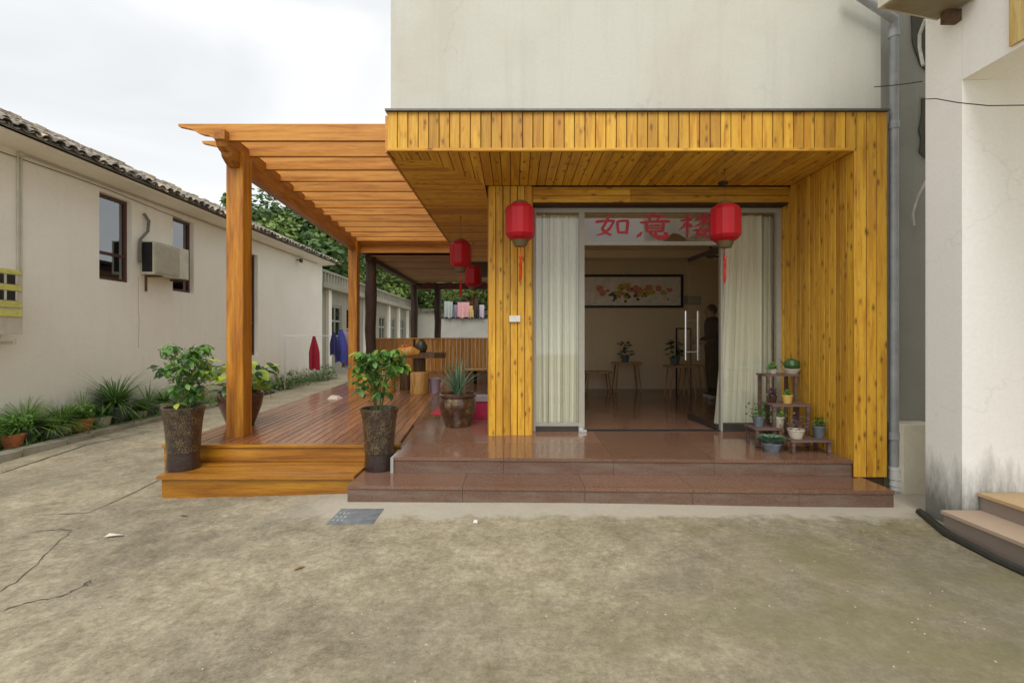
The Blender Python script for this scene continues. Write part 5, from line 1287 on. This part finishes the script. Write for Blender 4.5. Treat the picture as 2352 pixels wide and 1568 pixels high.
# ---------------------------------------------------------------- trees
def tree(x, y, h, r, m, seed, label, n=2600, lsz=.32):
    t = thing('tree', label, 'tree', (x, y, 0), 'trees behind the houses'); q = random.Random(seed)
    mb = MB(); mb.tube([(x, y, -.2), (x + .1, y, h * .3), (x - .1, y + .1, h * .55), (x, y, h * .85)], [.28, .2, .14, .05], 8)
    br = []
    for i in range(9):
        a = q.uniform(0, 6.28); z = h * q.uniform(.3, .7); e = Vector((x + r * .7 * math.cos(a), y + r * .7 * math.sin(a), z + h * .2)); mb.tube([(x, y, z), (x + r * .35 * math.cos(a), y + r * .35 * math.sin(a), z + h * .06), e], [.09, .06, .025], 6); br.append(e)
    mb.build('trunk', M['bark'], t, smooth=True)
    cl = [(e, r * q.uniform(.28, .45)) for e in br] + [(Vector((x + q.gauss(0, r * .4), y + q.gauss(0, r * .4), h * q.uniform(.55, .95))), r * q.uniform(.25, .45)) for _ in range(12)]
    mb = MB()
    for i in range(int(n * 2.3)):
        c, cr_ = q.choice(cl); d = Vector((q.gauss(0, 1), q.gauss(0, 1), q.gauss(0, .8))).normalized(); p = c + d * cr_ * q.uniform(.5, 1.1)
        u = Vector((q.uniform(-1, 1), q.uniform(-1, 1), q.uniform(-.6, .4))).normalized() * lsz * .62 * q.uniform(.4, 1); s_ = u.cross(d + Vector((0, 0, .3))).normalized() * lsz * .3
        mb.add([p - u, p + s_, p + u, p - s_], [(0, 1, 2, 3)])
    mb.build('crown', m, t, kind='stuff')
tree(-13.5, 26, 9.6, 1.7, M['tree'], 1, 'dark tree poking above the tile roof left of the front pergola post', 3000)
tree(-12.6, 27, 9.0, 3.0, M['tree'], 2, 'green tree over the tile roof right behind the front pergola post', 3600)
tree(-10.6, 25.5, 7.6, 2.6, M['tree_light'], 3, 'paler tree seen between tile roof and pergola beam', 3200)
tree(-9.2, 22.0, 6.1, 2.0, M['tree'], 4, 'tree at the far end of the tile roof', 3000)
tree(-9.8, 33, 8.2, 3.2, M['tree_light'], 5, 'light green tree above the grey parapet', 3600)
tree(-7.4, 38, 8.0, 3.3, M['tree_light'], 6, 'light green tree behind the parapet end', 3600)
tree(-5.2, 42, 8.6, 3.4, M['tree'], 7, 'green tree between the two far veranda posts', 3200)
tree(-2.6, 34, 7.4, 3.0, M['tree_light'], 8, 'bright green tree above the laundry', 3400)
tree(-1.0, 40, 8.8, 3.2, M['tree'], 9, 'tree beside the pine pier, farthest right', 2600)
tree(-14.0, 38, 11, 2.9, M['tree'], 12, 'tall tree far behind the tile roof', 3200)

# ---------------------------------------------------------------- right side: pipe, grey return, right building
b = MB(); b.box(XR + .004, 4.6, 4.66, 4.9, 0, 9); tag(b.build('cement_wall', M['grey_wall']), 'bare grey cement wall in the gap between the two buildings', 'wall')
b = MB(); b.box(3.60, 3.95, 4.42, 4.655, -.02, .64); tag(b.build('plinth_block', M['beige_block']), 'cream painted plinth block beside the drain pipe foot', 'plinth')
t = thing('drain_pipe', 'grey drain pipe running down beside the pine cheek to a white foot', 'pipe', (X(2054, 4.5), 4.5, 0))
pxx = X(2053, 4.5); b = MB(); b.tube([(X(1950, 4.43), 4.43, Z(-25, 4.43)), (X(2035, 4.45), 4.45, Z(32, 4.45)), (pxx - .02, 4.47, Z(44, 4.47)), (pxx, 4.5, Z(62, 4.5)), (pxx, 4.5, Z(100, 4.5)), (pxx, 4.5, .22)], .037, 14); b.build('pipe', M['pipe'], t, smooth=True)
cm_ = plain('pipe_collar', (.36, .38, .40), .4)
for z in (Z(288, 4.5), Z(78, 4.5), Z(1000, 4.5)):
    b = MB(); b.lathe([(.036, -.035), (.045, -.034), (.045, .034), (.036, .035)], (pxx, 4.5, z), 16, cap=False); b.build('collar', cm_, t, smooth=True)
b = MB(); b.lathe([(.04, -.0), (.052, .02), (.047, .05), (.055, .06), (.05, .11), (.058, .12), (.056, .20), (.06, .205), (.06, .235), (.03, .24)], (pxx + .02, 4.5, 0), 18); b.build('foot', M['pipe_white'], t, smooth=True)
rbd = thing('house', 'white rendered building with porch steps at the right edge', 'house', (3.7, 3, 0))
XB = 3.37; ZB = Z(232, 3.92)
b = MB(); b.box(XB, 6, 3.60, 3.92, -.05, ZB); b.build('pillar', M['white_wall'], rbd)
b = MB(); b.box(XB, XB + .2, -1, 3.598, ZB, 7); b.box(XB, 6, 3.6, 3.92, ZB + .001, 7); b.build('upper_wall', M['white_wall'], rbd)
b = MB(); b.box(XB + .2, 6, -1, 3.6, ZB + .16, ZB + .3); b.build('porch_ceiling', M['white_wall'], rbd)
for i in range(4):
    b = MB(); b.box(XB - .02, XB - .001, 3.24 - .115 * (i + 1) + .004, 3.24 - .115 * i, ZB + .03, 6); b.build('plank', M['pale_plank'], rbd)
b = MB(); b.box(XB - .15, 6, .5, 3.585, -.05, .13); b.build('step', plaster('taupe_stone_riser', (.30, .245, .20), (.2, .16, .13), .4, 4, .3, .5), rbd)
b = MB(); b.box(XB - .17, 6, .5, 3.59, .131, .155); b.build('tread', plaster('brown_stone_tread', (.50, .38, .28), (.34, .25, .18), .4, 4, .2, .5), rbd)
b = MB(); b.box(3.50, 6, .5, 3.595, .156, .26); b.build('step', bpy.data.materials['taupe_stone_riser'], rbd)
b = MB(); b.box(3.48, 6, .5, 3.597, .261, .285); b.build('tread', plaster('ochre_stone_tread', (.56, .39, .20), (.38, .26, .13), .4, 4, .2, .5), rbd)
b = MB(); b.tube([(XB - .02, 3.95, .01), (XB - .10, 3.75, .01), (XB - .20, 3.5, .01), (XB - .24, 3.1, .01), (XB - .24, .5, .01)], .03, 8); tag(b.build('drain_hose', plain('black_rubber', (.035, .035, .03), .6), smooth=True), 'dark rubber hose lying along the foot of the right steps', 'hose')
# overhead AC
t = thing('air_conditioner', 'dusty white outdoor air conditioner seen from below at the top right', 'air conditioner', (3.1, 3.6, 3.94))
A_ = Vector((X(2016, 3.62), 3.62, 0)); B_ = Vector((3.32, 3.76, 0)); zac = Z(20, 3.62); dv = (B_ - A_).normalized(); nv = Vector((dv.y, -dv.x, 0)) * .30
qd = [A_, B_, B_ + nv, A_ + nv]
b = MB(); b.hexa([p + Vector((0, 0, zac)) for p in qd], [p + Vector((0, 0, zac + .6)) for p in qd]); b.build('casing', M['ac'], t)
ol = plain('olive_base_plate', (.24, .21, .13), .6); e_ = dv * .03 + nv * .1; f_ = -dv * .03 + nv * .1; qd2 = [A_ + e_, B_ + f_, B_ + nv * .9 - dv * .03, A_ + nv * .9 + dv * .03]
b = MB(); b.hexa([p + Vector((0, 0, zac - .014)) for p in qd2], [p + Vector((0, 0, zac - .001)) for p in qd2]); b.build('base_plate', ol, t)
b = MB(); b.box(3.26, 3.368, 3.60, 3.66, zac - .10, zac - .016); b.build('bracket', M['rust'], t)
def cable(pts, r, m, label):
    b = MB(); b.tube(pts, r, 6); tag(b.build('cable', m, smooth=True), label, 'cable')
cable([W(2008, 200, 4.44), W(2045, 197, 4.40), W(2080, 193, 4.4), W(2119, 187, 4.3)], .004, M['cable'], 'short black cable crossing the grey drain pipe')
cable([W(2119, 228, 3.9), W(2150, 227, 3.5), W(2200, 236, 3.3), W(2270, 243, 3.2), W(2352, 242, 3.1), W(2420, 236, 3.0)], .0035, M['cable'], 'dark cable drooping across the right white wall')
cable([W(2128, 415, 4.5), W(2108, 450, 4.55), W(2096, 490, 4.6), W(2099, 518, 4.6)], .012, M['cable_white'], 'white cable end hanging in the gap against the grey wall')
cable([W(2125, 45, 4.3), W(2112, 80, 4.4), W(2112, 110, 4.4), W(2120, 150, 4.3)], .014, M['cable_white'], 'white hose below the overhead air conditioner')
# black torn lagging on the grey wall
def blob(pts, y, m, label):
    b = MB(); b.prism([(X(px, y), Z(py, y)) for px, py in pts], 'y', y, y + .01); tag(b.build('wall_patch', m), label, 'patch')
dkp = plaster('dark_cement_patch', (.10, .098, .075), (.07, .065, .05), .4, 4, .3)
blob([(2094, 35), (2132, 35), (2132, 165), (2115, 150), (2104, 120), (2096, 95)], 4.645, dkp, 'dark bare patch high on the grey wall')
blob([(2118, 225), (2145, 225), (2145, 375), (2126, 362), (2112, 350), (2116, 320), (2111, 300), (2118, 260)], 4.645, dkp, 'long dark patch halfway up the grey wall')

# small litter
mb = MB(); mb.hexa([(X(1087, 3.74), 3.73, .004), (X(1097, 3.74), 3.73, .004), (X(1097, 3.74), 3.77, .004), (X(1088, 3.74), 3.77, .004)], [(X(1088, 3.74), 3.735, .022), (X(1096, 3.74), 3.735, .025), (X(1096, 3.74), 3.76, .02), (X(1089, 3.74), 3.76, .02)]); tag(mb.build('pebble', plain('white_pebble', (.75, .72, .66), .8)), 'small white pebble on the concrete before the steps', 'pebble')
p = G(262, 1219); mb = MB(); mb.add([(p[0] - .06, p[1] - .02, gz(*p) + .012), (p[0] + .06, p[1] - .0, gz(*p) + .02), (p[0] + .055, p[1] + .025, gz(*p) + .01), (p[0] - .05, p[1] + .02, gz(*p) + .024)], [(0, 1, 2, 3)]); tag(mb.build('paper_scrap', plain('paper_white', (.65, .6, .48), .9)), 'torn cream paper scrap on the concrete at the left', 'paper')

mb = MB(); q = random.Random(99)
for i in range(900):
    x, y = q.uniform(-5.5, 5.5), q.uniform(1.7, 4.0) if q.random() < .7 else q.uniform(4, 9)
    if y > 3.95 and x > -3.9: continue
    if x > 2.9: continue
    a = q.uniform(.0025, .007); z = gz(x, y); th = q.uniform(0, 3.14); c_, s_ = a * math.cos(th), a * math.sin(th)
    mb.add([(x - c_, y - s_, z), (x + s_, y - c_, z), (x + c_, y + s_, z), (x - s_, y + c_, z), (x, y, z + a * .8)], [(0, 1, 4), (1, 2, 4), (2, 3, 4), (3, 0, 4)])
tag(mb.build('grit', plain('loose_grit', (.42, .37, .28), .95, var=.5), kind='stuff', origin=(0, 0, 0)), 'loose grit scattered over the concrete yard', 'grit')
fl_ = random.Random(12); lm_ = withmat(leafmesh('dry_leaf', .07, .035, .3, .1, 3), plain('dry_leaf', (.30, .20, .07), .8))
for i, (px, py, lab) in enumerate([(430, 1175, 'dry brown leaf on the concrete in front of the wooden step'), (700, 1300, 'dry leaf on the concrete below the inspection cover'), (1985, 1215, 'dry leaf on the pale cement skirt before the right end of the steps')]):
    p = G(px, py); tag(link('fallen_leaf', lm_, None, None, (p[0], p[1], gz(*p) + .006), Euler((.1, -.05, fl_.uniform(0, 6)))), lab, 'leaf')
